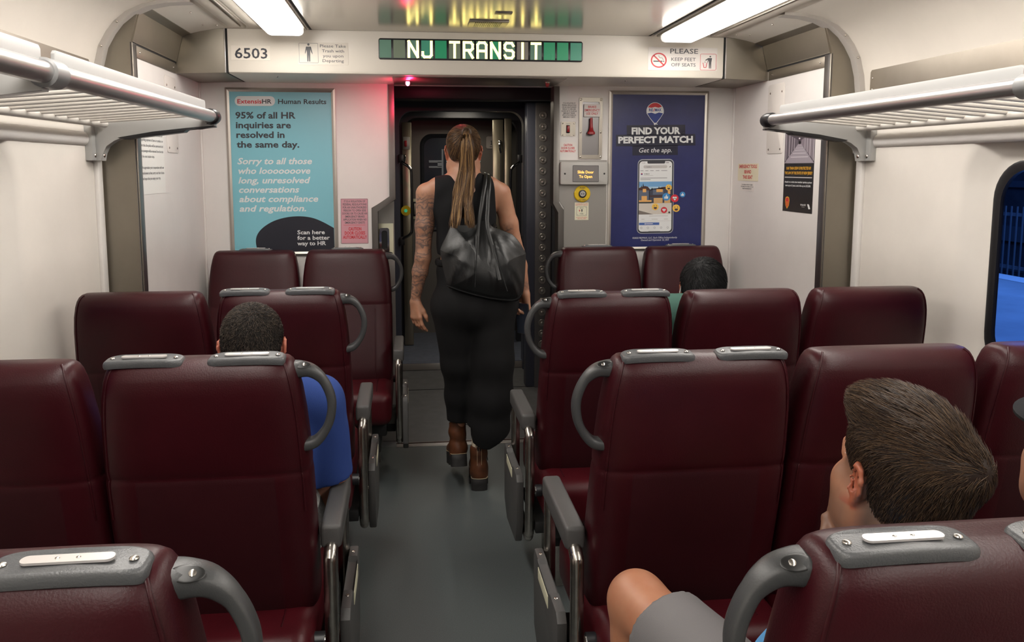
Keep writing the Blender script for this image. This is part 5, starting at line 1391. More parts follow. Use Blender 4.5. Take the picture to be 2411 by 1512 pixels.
# ------------------------------------------------------------------ the walking woman
def woman():
    base = (.30, 3.60, 0.0)
    t = thing('person', 'woman with a long ponytail walking away along the aisle in black clothes and brown boots', 'person', base)
    hd = Head((.253, 3.545, 1.572), rot(2, -4, 0), .91, True)
    sL, eL, wL = V3(.083, 3.535, 1.385), V3(.068, 3.525, 1.100), V3(.030, 3.545, .900)
    sR, eR, wR = V3(.422, 3.535, 1.385), V3(.498, 3.560, 1.110), V3(.535, 3.545, .925)
    F = Field((-.04, 3.36, -.005), (.66, 3.86, 1.72), .0042)
    hd.add(F)
    F.path([V3(.252, 3.520, 1.50), V3(.253, 3.515, 1.455), V3(.255, 3.515, 1.40)], [.043, .047, .060], .03)
    for s_, e in ((sL, -1), (sR, 1)):
        F.path([V3(.255 + e * .045, 3.515, 1.44), V3(.255 + e * .115, 3.52, 1.415), s_ + V3(-e * .012, 0, .004)], [.040, .038, .042], .035)
    F.ell((.257, 3.525, 1.33), (.140, .088, .125), None, .05); F.ell((.260, 3.53, 1.20), (.122, .080, .12), None, .05)
    F.ell((.272, 3.53, 1.06), (.130, .085, .12), None, .05); F.ell((.292, 3.515, .90), (.170, .108, .12), None, .05)
    F.path([sL, sL * .5 + eL * .5, eL], [.0445, .0395, .0345], .02); F.path([eL, eL * .68 + wL * .32 + V3(-.002, 0, 0), wL], [.035, .0345, .0205], .015)
    F.path([sR, sR * .5 + eR * .5, eR], [.0445, .0395, .0345], .02); F.path([eR, eR * .68 + wR * .32, wR], [.035, .0345, .0215], .015)
    hand_prims(F, wL, (.05, -.10, -1), (.75, .65, .1), (.6, -.75, 0), .90, [(12, 22, 14), (16, 30, 18), (18, 32, 18), (20, 32, 18)], 22)
    tipsR = hand_prims(F, wR, (.12, .02, -1), (-.95, -.25, 0), (-.25, .95, 0), .90, [(62, 48, 30), (64, 50, 30), (66, 52, 30), (66, 50, 30)], 20)
    # legs
    F.path([V3(.215, 3.53, .86), V3(.224, 3.560, .55), V3(.228, 3.600, .30), V3(.228, 3.600, .20)], [.080, .042, .024, .018], .03)
    F.path([V3(.370, 3.52, .86), V3(.345, 3.54, .50), V3(.320, 3.562, .24), V3(.319, 3.558, .12)], [.084, .046, .024, .018], .03)
    def ink(P):
        l = ramp(.145 - P[:, 0], 0, .012) * ramp(P[:, 2], .885, .93) * (1 - ramp(P[:, 2], 1.36, 1.40)) * ramp(P[:, 0] + .0, -.5, -.2)
        el = 1 - np.exp(-(((P[:, 0] - .100) / .030) ** 2 + ((P[:, 2] - 1.075) / .035) ** 2))     # bare inner elbow
        r = np.exp(-(((P[:, 0] - .445) / .030) ** 4 + ((P[:, 2] - 1.205) / .042) ** 4)) * (P[:, 1] < 3.56)
        r2 = np.exp(-(((P[:, 2] - .965) / .022) ** 4)) * (P[:, 0] > .46) * .7
        return np.clip(l * el + r + r2, 0, 1)
    def flush(P):
        q = hd.loc(P); return np.clip(1.3 * np.exp(-((np.abs(q[:, 0]) - .083) / .012) ** 2) * (np.abs(q[:, 1] + .012) < .03) * (np.abs(q[:, 2]) < .045), 0, 1) * .8
    body, P, Fc = F.build('body', skin_material('skin_woman', (.40, .205, .125), ink=True), t, {'ink': ink, 'flush': flush, 'stubble': lambda P: P[:, 0] * 0}, base)
    hd.eyes(t, base)
    # sleeveless top
    M_top = cloth('black_jersey', (.0065, .0065, .0075))
    C = Field((.08, 3.38, 1.08), (.44, 3.66, 1.50), .0045)
    for e in (-1, 1): C.path([V3(.255 + e * .055, 3.515, 1.432), V3(.255 + e * .112, 3.52, 1.412), V3(.255 + e * .16, 3.528, 1.385)], [.046, .045, .046], .03)
    C.ell((.257, 3.525, 1.33), (.150, .098, .130), None, .05); C.ell((.260, 3.53, 1.20), (.133, .091, .13), None, .05); C.ell((.268, 3.53, 1.12), (.132, .092, .10), None, .04)
    C.cut((.114, 3.5, 1.3), (-1, 0, .06)); C.cut((.396, 3.5, 1.3), (1, 0, .10)); C.cut((.26, 3.5, 1.112), (0, 0, -1))
    C.ell((.254, 3.53, 1.492), (.062, .07, .040), None, .006, 'sub')
    C.warp(folds(.0022, 34, 20, 26, .5)); C.build('sleeveless_top', M_top, t, None, base)
    # trousers: narrow left leg swinging forward, wide right leg
    M_trs = cloth('black_trouser_cloth', (.0055, .0055, .0060))
    C = Field((.07, 3.32, .18), (.53, 3.76, 1.12), .0050)
    C.ell((.276, 3.525, 1.04), (.146, .100, .12), None, .04); C.ell((.298, 3.515, .89), (.192, .128, .135), None, .05)
    C.path([V3(.212, 3.53, .86), V3(.226, 3.55, .60), V3(.231, 3.585, .44), V3(.230, 3.605, .30)], [.106, .076, .064, .056], .03)
    C.path([V3(.382, 3.52, .88), V3(.376, 3.51, .62), V3(.372, 3.51, .45), V3(.364, 3.52, .30), V3(.364, 3.53, .15)], [.108, .097, .099, .094, .088], .03)
    C.cut((.276, 3.5, 1.085), (0, 0, 1)); 
    C.warp(folds(.0050, 15, 14, 9, 1.0)); C.warp(folds(.0022, 40, 34, 14, 2.0))
    X, Y, Z = C.grid((slice(None),) * 3)
    hem = np.where(X < .281, .316 + 0 * X, .226 + np.maximum(0, X - .355) * .62 + np.maximum(0, .325 - X) * .5)
    C.D = np.maximum(C.D, (hem - Z).astype(np.float32))
    C.build('trousers', M_trs, t, None, base)
    g = G(off=base); g.tube([(.276 + .146 * math.cos(a), 3.525 + .103 * math.sin(a), 1.078) for a in [2 * math.pi * i / 40 for i in range(40)]], .010, M_trs, 8, closed=True, flat=1.6); g.build('waistband', t)
    # hair: drawn back to a high tie, long ponytail
    tie = V3(.258, 3.428, 1.652)
    H = Field((.14, 3.38, 1.45), (.37, 3.68, 1.72), .004)
    H.ell(hd.w(0, -.020, .043), np.array([.0760, .0935, .0800]), hd.R, .02); H.ell(hd.w(0, -.052, -.010), (.061, .051, .062), hd.R, .03); H.ell(tie + V3(0, .022, .0), (.026, .032, .026), None, .03)
    H.ell(hd.w(0, .11, -.02), (.085, .078, .105), hd.R, .012, 'sub')
    for e in (-1, 1): H.ell(hd.w(e * .088, .010, -.040), (.030, .048, .056), hd.R, .010, 'sub')
    H.ell(hd.w(0, -.055, -.094), (.085, .06, .048), hd.R, .012, 'sub')
    mh = [hair_mat('hair_brown', (.070, .034, .014)), hair_mat('hair_dark_brown', (.045, .025, .014)), hair_mat('hair_honey', (.185, .100, .038)), hair_mat('hair_blonde', (.33, .195, .08))]
    o, P, Fc = H.build('hair', mh[1], t, None, base)
    sd = seeds_on(P, Fc, 3000, lambda c: ((c - tie) ** 2).sum(1) > .0004)
    strands(H, sd, lambda P: (tie - P) / np.maximum(np.linalg.norm(tie - P, axis=1, keepdims=True), 1e-6), .055, .00075, [mh[0], mh[1], mh[1], mh[0], mh[2]], 'hair_strands', o, base, lift=.0015, jitter=.04)
    g = G(off=base); g.tube([tie + V3(.017 * math.cos(a), -.004 + .004 * math.sin(a) * 0, .017 * math.sin(a)) for a in [2 * math.pi * i / 20 for i in range(20)]], .006, mh[1], 8, closed=True); g.build('hair_tie', o)
    # ponytail: centre line, half-width and depth by height
    rs = np.random.RandomState(5); n = 1500; K = 16
    tt = np.linspace(0, 1, K); zt = np.interp(tt, [0, .06, .16, .4, .7, 1], [1.652, 1.645, 1.60, 1.49, 1.36, 1.245])
    xc = np.interp(tt, [0, .15, .4, .7, 1], [.258, .258, .257, .236, .232]); yc = np.interp(tt, [0, .06, .15, .4, .7, 1], [3.425, 3.398, 3.388, 3.405, 3.385, 3.325])
    hw = np.interp(tt, [0, .05, .16, .4, .7, 1], [.012, .015, .024, .034, .041, .036]); hdp = np.interp(tt, [0, .1, .4, .8, 1], [.012, .020, .024, .022, .016])
    a = rs.uniform(0, 2 * math.pi, n); r = np.sqrt(rs.rand(n)); u = r * np.cos(a); v = r * np.sin(a)
    ln = rs.uniform(.80, 1.03, n) - .05 * (np.abs(u) < .3)
    T = tt[None, :] * ln[:, None]
    ip = lambda y: np.interp(T.ravel(), tt, y).reshape(T.shape)
    wob = .003 * np.sin(T * 9 + rs.uniform(0, 6.28, n)[:, None]) * T + .0025 * np.sin(T * 17 + np.round(u * 5)[:, None])
    fl = np.where(rs.rand(n) < .12, 1.12, 1.0)[:, None]
    split = np.sign(u)[:, None] * ramp(T, .68, 1.0) * .016
    C = np.stack([ip(xc) + u[:, None] * ip(hw) * fl + wob + split * .9, ip(yc) + v[:, None] * ip(hdp), ip(zt) + 0 * T], 2)
    strand_mesh(C, .00125, [mh[0], mh[2], mh[0], mh[3], mh[1], mh[2]], 'ponytail', o, base, rs)
    Q = Field((.14, 3.36, 1.22), (.36, 3.46, 1.68), .005)
    for i in range(K - 2): Q.cap((xc[i], yc[i], zt[i]), (xc[i + 1], yc[i + 1], zt[i + 1]), hw[i] * .72, hw[i + 1] * .72, .01, flat=((0, 1, 0), .36))
    Q.build('ponytail_core', mh[0], o, None, base)
    for e in (-1, 1):
        g = G(off=base); p = hd.w(e * .081, -.004, -.043); g.tube([p + V3(0, .004 * math.cos(q), .005 * math.sin(q)) for q in [2 * math.pi * i / 12 for i in range(12)]], .0011, M_chrome, 6, closed=True); g.ball(p + V3(0, -.002, -.005), .0028, M_chrome, 8); g.build('earring', t)
    # boots
    M_boot = mat('brown_boot_leather', (.078, .025, .009), .42, var=.35, vscale=16); M_sole = mat('black_boot_sole', (.014, .013, .013), .6); M_sock = cloth('cream_sock', (.55, .47, .36)); M_st = mat('boot_stitch', (.42, .32, .20), .6)
    def boot(heel, Rm, sock, shift=0.0):
        W = lambda x, y, z: np.array(heel) + Rm @ np.array([x, y, z])
        B = Field(np.array(heel) - V3(.09, .07, .03), np.array(heel) + V3(.09, .33, .27), .004)
        B.path([W(0, .045, .055), W(0, .045, .10), W(0, .050, .16) + V3(0, shift * .6, 0), W(0, .052, .225) + V3(0, shift, 0)], [.036, .0360, .0375, .0400], .02)
        B.path([W(0, .050, .075), W(.002, .12, .075), W(.004, .19, .062), W(.004, .225, .058)], [.036, .037, .038, .030], .03)
        B.cut(W(0, 0, .205), Rm @ V3(0, .06, 1)); B.cut(W(0, 0, .045), Rm @ V3(0, 0, -1))
        B.warp(folds(.0016, 30, 30, 70, 1.3))
        o_, _, _ = B.build('boot', M_boot, t, None, base)
        g = G(off=base)
        out = [(-.038, .02), (-.030, .002), (0, -.006), (.030, .002), (.038, .02), (.036, .09), (.045, .17), (.040, .235), (.018, .268), (-.010, .270), (-.034, .240), (-.043, .17), (-.036, .09)]
        oo = [(p.x, p.y) for p in smooth_path([(x, y, 0) for x, y in out], 4, True)]
        zs = lambda y: .018 * ramp(y, .10, .16)
        g.loft([[W(x * k_, .13 + (y - .13) * k_, z) for x, y in oo] for z, k_ in ((.058, .97), (.052, 1.0), (.030, 1.0))], M_sole)
        for y0, y1 in ((-.004, .085), (.115, .262)):
            pr = [(x, min(max(y, y0), y1)) for x, y in oo]
            g.loft([[W(x, y, z) for x, y in pr] for z in (.031, .008, .0)], M_sole)
        g.build('sole', o_)
        g = G(off=base); st = [W(x * .99, .13 + (y - .13) * .99, .0585) for x, y in oo]; g.tube(st, .0012, M_st, 5, closed=True)
        for x in (-.010, .010): g.tube([W(x, .0085 + .0 * i, .065 + .0145 * i) for i in range(10)], .0011, M_st, 5)
        g.build('stitching', o_)
        g = G(off=base)
        for i in range(6): g.tube([W(-.022, .10 - i * .0035, .105 + i * .018), W(0, .104 - i * .0035, .112 + i * .018), W(.022, .10 - i * .0035, .105 + i * .018)], .0022, M_black, 6)
        g.tube(smooth_path([W(.030, .085, .20), W(.052, .075, .215), W(.062, .07, .20), W(.052, .07, .185), W(.034, .080, .195)], 5), .0020, M_black, 6); g.tube([W(.034, .08, .195), W(.040, .07, .14), W(.043, .068, .12)], .0018, M_black, 6)
        g.build('laces', o_)
        if sock:
            g = G(off=base); g.tube([W(0, .05, .19), W(0, .05, .255)], .034, M_sock, 18); s_ = g.build('sock', t)
            g = G(off=base); g.tube([W(-.006, .012, .19), W(-.006, .008, .222), W(.006, .008, .222), W(.006, .012, .19)], .003, M_black, 6); g.build('pull_tab', o_)
    boot((.319, 3.512, .0), rot(2, 0, 0), True)
    boot((.228, 3.535, .112), rot(-3, -14, 0), False, -.030)
    # the tote bag hanging from her right shoulder, phone in her right hand
    M_bag = mat('black_bag_leather', (.0065, .0068, .007), .38, spec=.5, bump=.2, bscale=260)
    M_bag2 = mat('bag_lining_leather', (.030, .031, .031), .5)
    bt = thing('tote_bag', 'large slouchy black leather tote bag hanging on the back of the walking woman', 'bag', (.33, 3.39, .93))
    outl = [(.196, 1.256), (.215, 1.238), (.245, 1.222), (.285, 1.240), (.314, 1.268), (.330, 1.272), (.352, 1.270), (.372, 1.243), (.42, 1.224), (.462, 1.205), (.492, 1.172), (.516, 1.130), (.519, 1.115), (.514, 1.05), (.508, .985), (.502, .950), (.488, .922), (.465, .913), (.40, .917), (.33, .929), (.25, .952), (.190, .974), (.172, .985), (.158, 1.034), (.147, 1.09), (.141, 1.135), (.143, 1.152), (.165, 1.20)]
    ridges = [((.300, 1.262), (.172, .985), .020), ((.305, 1.262), (.235, .945), .015), ((.352, 1.268), (.480, .925), .019), ((.352, 1.268), (.372, .94), .011), ((.196, 1.250), (.143, 1.14), .015), ((.285, 1.215), (.145, 1.115), .022), ((.37, 1.24), (.512, .96), .016), ((.40, 1.215), (.516, 1.115), .016)]
    oo = [(p.x, p.y) for p in smooth_path([(x, z, 0) for x, z in outl], 5, True)]
    cx, cz = .335, 1.075
    def bag_y(x, z, r):
        d = .062 * (1 - r ** 2.6) * (.55 + .45 * ramp(1.26 - z, 0, .16)); y = -d
        w_ = min(1, (1 - r) * 5)
        for p, q, am in ridges:
            px, pz = x - p[0], z - p[1]; ex, ez = q[0] - p[0], q[1] - p[1]; tq = max(0, min(1, (px * ex + pz * ez) / (ex * ex + ez * ez)))
            dd = math.hypot(px - tq * ex, pz - tq * ez); y -= am * w_ * math.exp(-(dd / .0125) ** 2) * (.25 + .75 * math.sin(math.pi * min(.9, max(.12, tq))))
        return y
    g = G(off=bt.location); fr, bk = [], []
    for r in (1, .985, .96, .92, .87, .81, .74, .66, .57, .47, .36, .24, .11):
        fr.append([(cx + (x - cx) * r, 3.395 + .045 * ramp(cz + (z - cz) * r, 1.0, 1.25) + bag_y(cx + (x - cx) * r, cz + (z - cz) * r, r), cz + (z - cz) * r) for x, z in oo])
        bk.append([(cx + (x - cx) * r, 3.400 + .045 * ramp(cz + (z - cz) * r, 1.0, 1.25) + .042 * (1 - r ** 2.6), cz + (z - cz) * r) for x, z in oo])
    g.loft(fr[::-1] + bk, M_bag); bag = g.build('bag_body', bt, smooth=75)
    g = G(off=bt.location); g.prism([(.200, 1.252), (.268, 1.249), (.292, 1.238), (.262, 1.200), (.235, 1.195)], 'y', 3.432, 3.438, M_bag2, .002); g.build('mouth_fold', bag)
    g = G(off=bt.location); g.tube(smooth_path([(x, 3.385 - .012, z) for x, z in ((.166, .992), (.25, .962), (.33, .940), (.40, .928), (.466, .925), (.498, .955))], 5), .0030, M_bag, 6); g.build('base_seam', bag)
    def strap(pts, w=.0085):
        g = G(off=bt.location); g.tube(smooth_path(pts, 6), w, M_bag, 10, flat=.35, up=(0, -1, .2)); return g.build('strap', bt)
    strap([(.292, 3.348, 1.05), (.298, 3.372, 1.16), (.306, 3.392, 1.25), (.320, 3.405, 1.33), (.336, 3.432, 1.415), (.347, 3.478, 1.466), (.352, 3.525, 1.474), (.356, 3.580, 1.445), (.365, 3.630, 1.37), (.38, 3.62, 1.30), (.39, 3.47, 1.235)])
    strap([(.392, 3.330, 1.02), (.370, 3.362, 1.14), (.345, 3.385, 1.245), (.349, 3.410, 1.33), (.356, 3.432, 1.410), (.363, 3.478, 1.460), (.367, 3.525, 1.468), (.371, 3.580, 1.44), (.378, 3.635, 1.37), (.385, 3.60, 1.30), (.38, 3.44, 1.235)])
    for p, q in (((.298, 3.348, 1.21), (.285, 3.332, .99)), ((.366, 3.352, 1.17), (.425, 3.332, .97))):
        g = G(off=bt.location); N_ = 10
        g.tube([Vector(p).lerp(Vector(q), i / N_) + Vector((0, -.004, 0)) for i in range(N_ + 1)], .0022, M_bag, 6); g.build('seam', bag)
    ph_ = thing('phone', 'black smartphone in the right hand of the walking woman', 'phone', (.522, 3.535, .815))
    Mx = Matrix.Translation((.522, 3.520, .812)) @ Matrix.Rotation(math.radians(48), 4, 'Z') @ Matrix.Rotation(math.radians(-8), 4, 'Y')
    g = G(); g.box((-.0045, -.036, -.074), (.0045, .036, .074), M_black, .004, 3, mtx=Mx); g.off = Vector(ph_.location); g.build('case', ph_)
    g = G(); g.box((-.0052, -.033, -.071), (-.0044, .033, .071), M_glassdk, .0003, 1, mtx=Mx); g.off = Vector(ph_.location); g.build('screen', ph_)
woman()
# ------------------------------------------------------------------ seated passengers
def seated(t, base, hd, J, skin, shirt, shorts, hands, extra_skin=None, attrs=None, h=.0055, shoe=True, neck=.056, sleeve=.62, leghem=.78, collar=.062, nbo=(0, -.01, .065)):
    """J: shoulders, elbows, wrists, hips, knees, ankles as (left, right); body is one continuous surface, clothes are parts"""
    P_all = np.array([p for k in J for p in J[k]] + [hd.c])
    lo = P_all.min(0) - .16; hi = P_all.max(0) + .22; lo[2] = max(lo[2], .0)
    F = Field(lo, hi, h); hd.add(F)
    sh = (J['sh'][0] + J['sh'][1]) / 2; hip = (J['hip'][0] + J['hip'][1]) / 2; nb = sh + V3(*nbo); nt = hd.w(0, -.030, -.070)
    F.path([nt, nt * .45 + nb * .55, nb], [neck * .93, neck, neck * 1.15], .03)
    up = (sh - hip) / np.linalg.norm(sh - hip)
    ax = (J['sh'][1] - J['sh'][0]); wsh = np.linalg.norm(ax); ax = ax / wsh; fw = np.cross(up, ax); R = np.stack([ax, fw, np.cross(ax, fw)], 1)
    tors = [(sh - up * .09, (.165, .105, .15)), (sh * .55 + hip * .45, (.145, .10, .14)), (hip + up * .07, (.150, .11, .12)), (hip, (.165, .12, .11))]
    for c, r in tors: F.ell(c, r, R, .05)
    for e, s_ in ((-1, J['sh'][0]), (1, J['sh'][1])): F.path([nb - up * .01 + ax * e * .04, s_ * .6 + nb * .4, s_], [.050, .050, .056], .04)
    for i in (0, 1):
        s_, e_, w_ = J['sh'][i], J['el'][i], J['wr'][i]
        F.path([s_, s_ * .5 + e_ * .5, e_], [.054, .047, .041], .02); F.path([e_, e_ * .7 + w_ * .3, w_], [.042, .042, .027], .015)
        hp, kn, an = J['hip'][i], J['kn'][i], J['an'][i]
        F.path([hp, hp * .5 + kn * .5, kn], [.090, .075, .056], .03); F.path([kn, kn * .68 + an * .32, an], [.056, .052, .036], .02)
        F.path([an, an + V3(0, .13, -.045)], [.036, .026], .02)
    for a in hands: hand_prims(F, *a[0], **a[1])
    if extra_skin: extra_skin(F)
    at = {'flush': lambda P: P[:, 0] * 0, 'stubble': lambda P: P[:, 0] * 0}; at.update(attrs or {})
    def flush(P):
        q = hd.loc(P); return .75 * np.clip(1.3 * np.exp(-((np.abs(q[:, 0]) - .083) / .013) ** 2), 0, 1) * ramp(np.abs(q[:, 0]), .0765, .0815) * (np.abs(q[:, 1] + .012) < .036) * (np.abs(q[:, 2]) < .048)
    at['flush'] = flush
    F.build('body', skin, t, at, base); hd.eyes(t, base)
    # T-shirt
    C = Field(lo, hi, .0065)
    for c, r in tors[:3]: C.ell(c, np.array(r) + .014, R, .05)
    for e, s_ in ((-1, J['sh'][0]), (1, J['sh'][1])): C.path([nb - up * .012 + ax * e * .045, s_ * .6 + nb * .4, s_], [.056, .060, .068], .04)
    for i in (0, 1):
        s_, e_ = J['sh'][i], J['el'][i]; q = s_ * (1 - sleeve) + e_ * sleeve; C.path([s_, q + (e_ - s_) * .25], [.068, .064], .02)
    C.warp(folds(.0040, 22, 20, 17, .7))
    for i in (0, 1):
        s_, e_ = J['sh'][i], J['el'][i]; d = (e_ - s_); q = s_ + d * sleeve; d /= np.linalg.norm(d)
        X, Y, Z = C.grid((slice(None),) * 3)
        cutd = (X - q[0]) * d[0] + (Y - q[1]) * d[1] + (Z - q[2]) * d[2]; near = (X - q[0]) ** 2 + (Y - q[1]) ** 2 + (Z - q[2]) ** 2 < .16 ** 2
        C.D = np.where(near & ((X - sh[0]) * ax[0] * (1 if i else -1) > wsh * .36), np.maximum(C.D, cutd.astype(np.float32)), C.D)
    C.cut(hip + up * .0, -up)
    C.ell(nb + V3(0, .015, .035) , (collar, collar + .01, .045), None, .006, 'sub')
    C.build('shirt', shirt, t, None, base)
    # shorts
    C = Field(lo, hi, .0065)
    C.ell(hip + up * .05, (.168, .128, .11), R, .05); C.ell(hip, (.182, .135, .12), R, .05)
    for i in (0, 1):
        hp, kn = J['hip'][i], J['kn'][i]; q = hp * (1 - leghem) + kn * leghem; C.path([hp, q + (kn - hp) * .12], [.108, .088], .03)
    C.warp(folds(.0040, 18, 18, 20, 1.4))
    for i in (0, 1):
        hp, kn = J['hip'][i], J['kn'][i]; d = kn - hp; q = hp + d * leghem; d = d / np.linalg.norm(d); X, Y, Z = C.grid((slice(None),) * 3)
        near = (X - q[0]) ** 2 + (Y - q[1]) ** 2 + (Z - q[2]) ** 2 < .24 ** 2
        C.D = np.where(near, np.maximum(C.D, ((X - q[0]) * d[0] + (Y - q[1]) * d[1] + (Z - q[2]) * d[2]).astype(np.float32)), C.D)
    C.cut(hip + up * .13, up); C.build('shorts', shorts, t, None, base)
    if shoe:
        M_shoe = mat('dark_shoe', (.03, .03, .035), .5)
        for i in (0, 1):
            a = J['an'][i]; C = Field(a - V3(.08, .10, a[2] + .002), a + V3(.08, .26, .05), .006)
            z0 = a[2] - .085
            C.path([V3(a[0], a[1] - .02, z0 + .045), V3(a[0], a[1] + .08, z0 + .040), V3(a[0], a[1] + .165, z0 + .034)], [.046, .046, .038], .03); C.path([a + V3(0, 0, -.01), V3(a[0], a[1], z0 + .05)], [.044, .046], .02)
            C.cut((0, 0, z0 + .002), (0, 0, -1)); C.build('shoe', M_shoe, t, None, base)
    return F

def hair_on(hd, t, base, m, extra, cuts, name='hair', h=.0035, grow=.006):
    H = Field(hd.c - .17, hd.c + .17, h); w, R, k = hd.w, hd.R, hd.k
    H.ell(w(0, -.018, .041), (np.array([.0755, .094, .080]) + grow) * k, R, .02); H.ell(w(0, -.050, -.012), np.array([.066 + grow * .6, .052 + grow, .070]) * k, R, .03)
    extra(H)
    cuts(H)
    return H
def hairline(H, hd, side_z=-.012, nape=-.068, front=.105, fz=-.012, temple=.070):
    w, R, k = hd.w, hd.R, hd.k
    H.ell(w(0, front + .0, fz), np.array([.084, .075, .100]) * k, R, .012, 'sub')
    for e in (-1, 1):
        H.ell(w(e * .090, .004, side_z - .034), np.array([.034, .034, .050]) * k, R, .010, 'sub')
        H.ell(w(e * .090, .060, side_z - .02), np.array([.050, .045, .058]) * k, R, .012, 'sub')
    H.ell(w(0, -.060, nape - .052), np.array([.10, .085, .050]) * k, R, .012, 'sub')

SK1 = skin_material('skin_blue_shirt_man', (.42, .20, .13)); SK2 = skin_material('skin_grey_shorts_man', (.40, .185, .105), (.075, .048, .035)); SK3 = skin_material('skin_teal_shirt_man', (.36, .17, .095)); SK4 = skin_material('skin_capped_person', (.44, .23, .15))

def man_blue():
    base = (-.42, 2.02, .46); t = thing('person', 'dark-haired man in a blue T-shirt sitting with his head bowed, seen from behind', 'person', base)
    hd = Head((-.420, 2.150, 1.014), rot(-2, -9, 0), .97)
    J = dict(sh=(V3(-.605, 2.075, .880), V3(-.245, 2.085, .880)), el=(V3(-.625, 2.15, .63), V3(-.212, 2.12, .605)), wr=(V3(-.50, 2.38, .64), V3(-.33, 2.40, .64)),
             hip=(V3(-.51, 2.01, .56), V3(-.335, 2.01, .56)), kn=(V3(-.56, 2.45, .545), V3(-.285, 2.45, .545)), an=(V3(-.56, 2.40, .12), V3(-.285, 2.40, .12)))
    hands = [((J['wr'][0], (.7, .55, .15), (.1, -.3, 1), (0, .5, .8)), dict(curl=(40, 45, 25))), ((J['wr'][1], (-.7, .55, .15), (-.1, -.3, 1), (0, .5, .8)), dict(curl=(40, 45, 25)))]
    stub = lambda P: .55 * ramp(hd.loc(P)[:, 2], -.085, -.055) * ramp(-hd.loc(P)[:, 1], .02, .05) * (hd.loc(P)[:, 2] < -.02)
    seated(t, base, hd, J, SK1, cloth('royal_blue_jersey', (.022, .050, .20)), cloth('pale_grey_plaid', (.30, .30, .29), var=.25, vscale=60), hands, attrs={'stubble': stub}, sleeve=.80)
    mh = [hair_mat('black_brown_hair', (.017, .012, .009), .65), hair_mat('black_brown_hair_light', (.070, .050, .036), .55), hair_mat('black_brown_hair_dark', (.009, .007, .006), .8)]
    H = hair_on(hd, t, base, mh[0], lambda H: None, lambda H: hairline(H, hd, nape=-.045), grow=.0045)
    o, P, Fc = H.build('hair', mh[2], t, None, base)
    sd = seeds_on(P, Fc, 13000, lambda c: np.ones(len(c)))
    crown = hd.w(0.01, -.075, .085)
    strands(H, sd, lambda P: (P - crown) / np.linalg.norm(P - crown, axis=1, keepdims=True) + V3(0, 0, -.25), .014, .00055, [mh[0], mh[1], mh[0]], 'hair_strands', o, base, seg=3, lift=.006, jitter=.55, follow=.85)
man_blue()

def man_teal():
    base = (1.13, 2.86, .46); t = thing('person', 'black-haired man in a teal T-shirt and white mask bent forward on the right', 'person', base)
    hd = Head((1.168, 3.000, 1.008), rot(14, -22, 6), .98)
    J = dict(sh=(V3(.985, 2.880, .945), V3(1.33, 2.885, .910)), el=(V3(.965, 2.98, .69), V3(1.35, 2.98, .68)), wr=(V3(1.07, 3.20, .66), V3(1.24, 3.20, .66)),
             hip=(V3(1.045, 2.79, .56), V3(1.22, 2.79, .56)), kn=(V3(1.00, 3.22, .55), V3(1.27, 3.22, .55)), an=(V3(1.00, 3.20, .12), V3(1.27, 3.20, .12)))
    hands = [((J['wr'][0], (.7, .55, .15), (.1, -.3, 1), (0, .5, .8)), dict(curl=(40, 45, 25))), ((J['wr'][1], (-.7, .55, .15), (-.1, -.3, 1), (0, .5, .8)), dict(curl=(40, 45, 25)))]
    seated(t, base, hd, J, SK3, cloth('teal_jersey', (.050, .115, .092)), cloth('navy_shorts', (.02, .025, .04)), hands, collar=.078, neck=.046, nbo=(.01, .05, .020))
    mh = [hair_mat('jet_hair', (.0050, .0050, .0055), .7), hair_mat('jet_hair_light', (.022, .022, .024), .3)]
    def ex(H):
        H.ell(hd.w(.02, .03, .085), np.array([.060, .060, .035]), hd.R, .03)
    H = hair_on(hd, t, base, mh[0], ex, lambda H: hairline(H, hd, side_z=-.002, nape=-.145), grow=.014)
    o, P, Fc = H.build('hair', mh[0], t, None, base)
    sd = seeds_on(P, Fc, 6500, lambda c: np.ones(len(c))); crown = hd.w(-.015, -.085, .075)
    strands(H, sd, lambda P: (P - crown) / np.linalg.norm(P - crown, axis=1, keepdims=True) + V3(.3, 0, -.3), .030, .00062, [mh[0], mh[0], mh[1]], 'hair_strands', o, base, seg=4, lift=.006, jitter=.2, follow=.95)
    M_mask = cloth('white_mask_cloth', (.62, .64, .64)); g = G(off=base)
    for e in (-1, 1):
        g.tube(smooth_path([hd.w(e * .062, .055, -.045), hd.w(e * .080, .012, -.030), hd.w(e * .088, -.022, -.022), hd.w(e * .086, -.032, -.004), hd.w(e * .083, -.018, .020), hd.w(e * .074, .03, -.005)], 5), .0032, M_mask, 6)
    mk = g.build('mask_straps', t)
    C = Field(hd.c - .16, hd.c + .16, .005); C.ell(hd.w(0, .052, -.062), np.array([.064, .062, .062]), hd.R); C.ell(hd.w(0, .040, -.062), np.array([.060, .060, .066]), hd.R, .004, 'sub'); C.cut(hd.w(0, .045, 0), hd.R @ V3(0, -1, 0)); C.build('mask', M_mask, t, None, base)
man_teal()

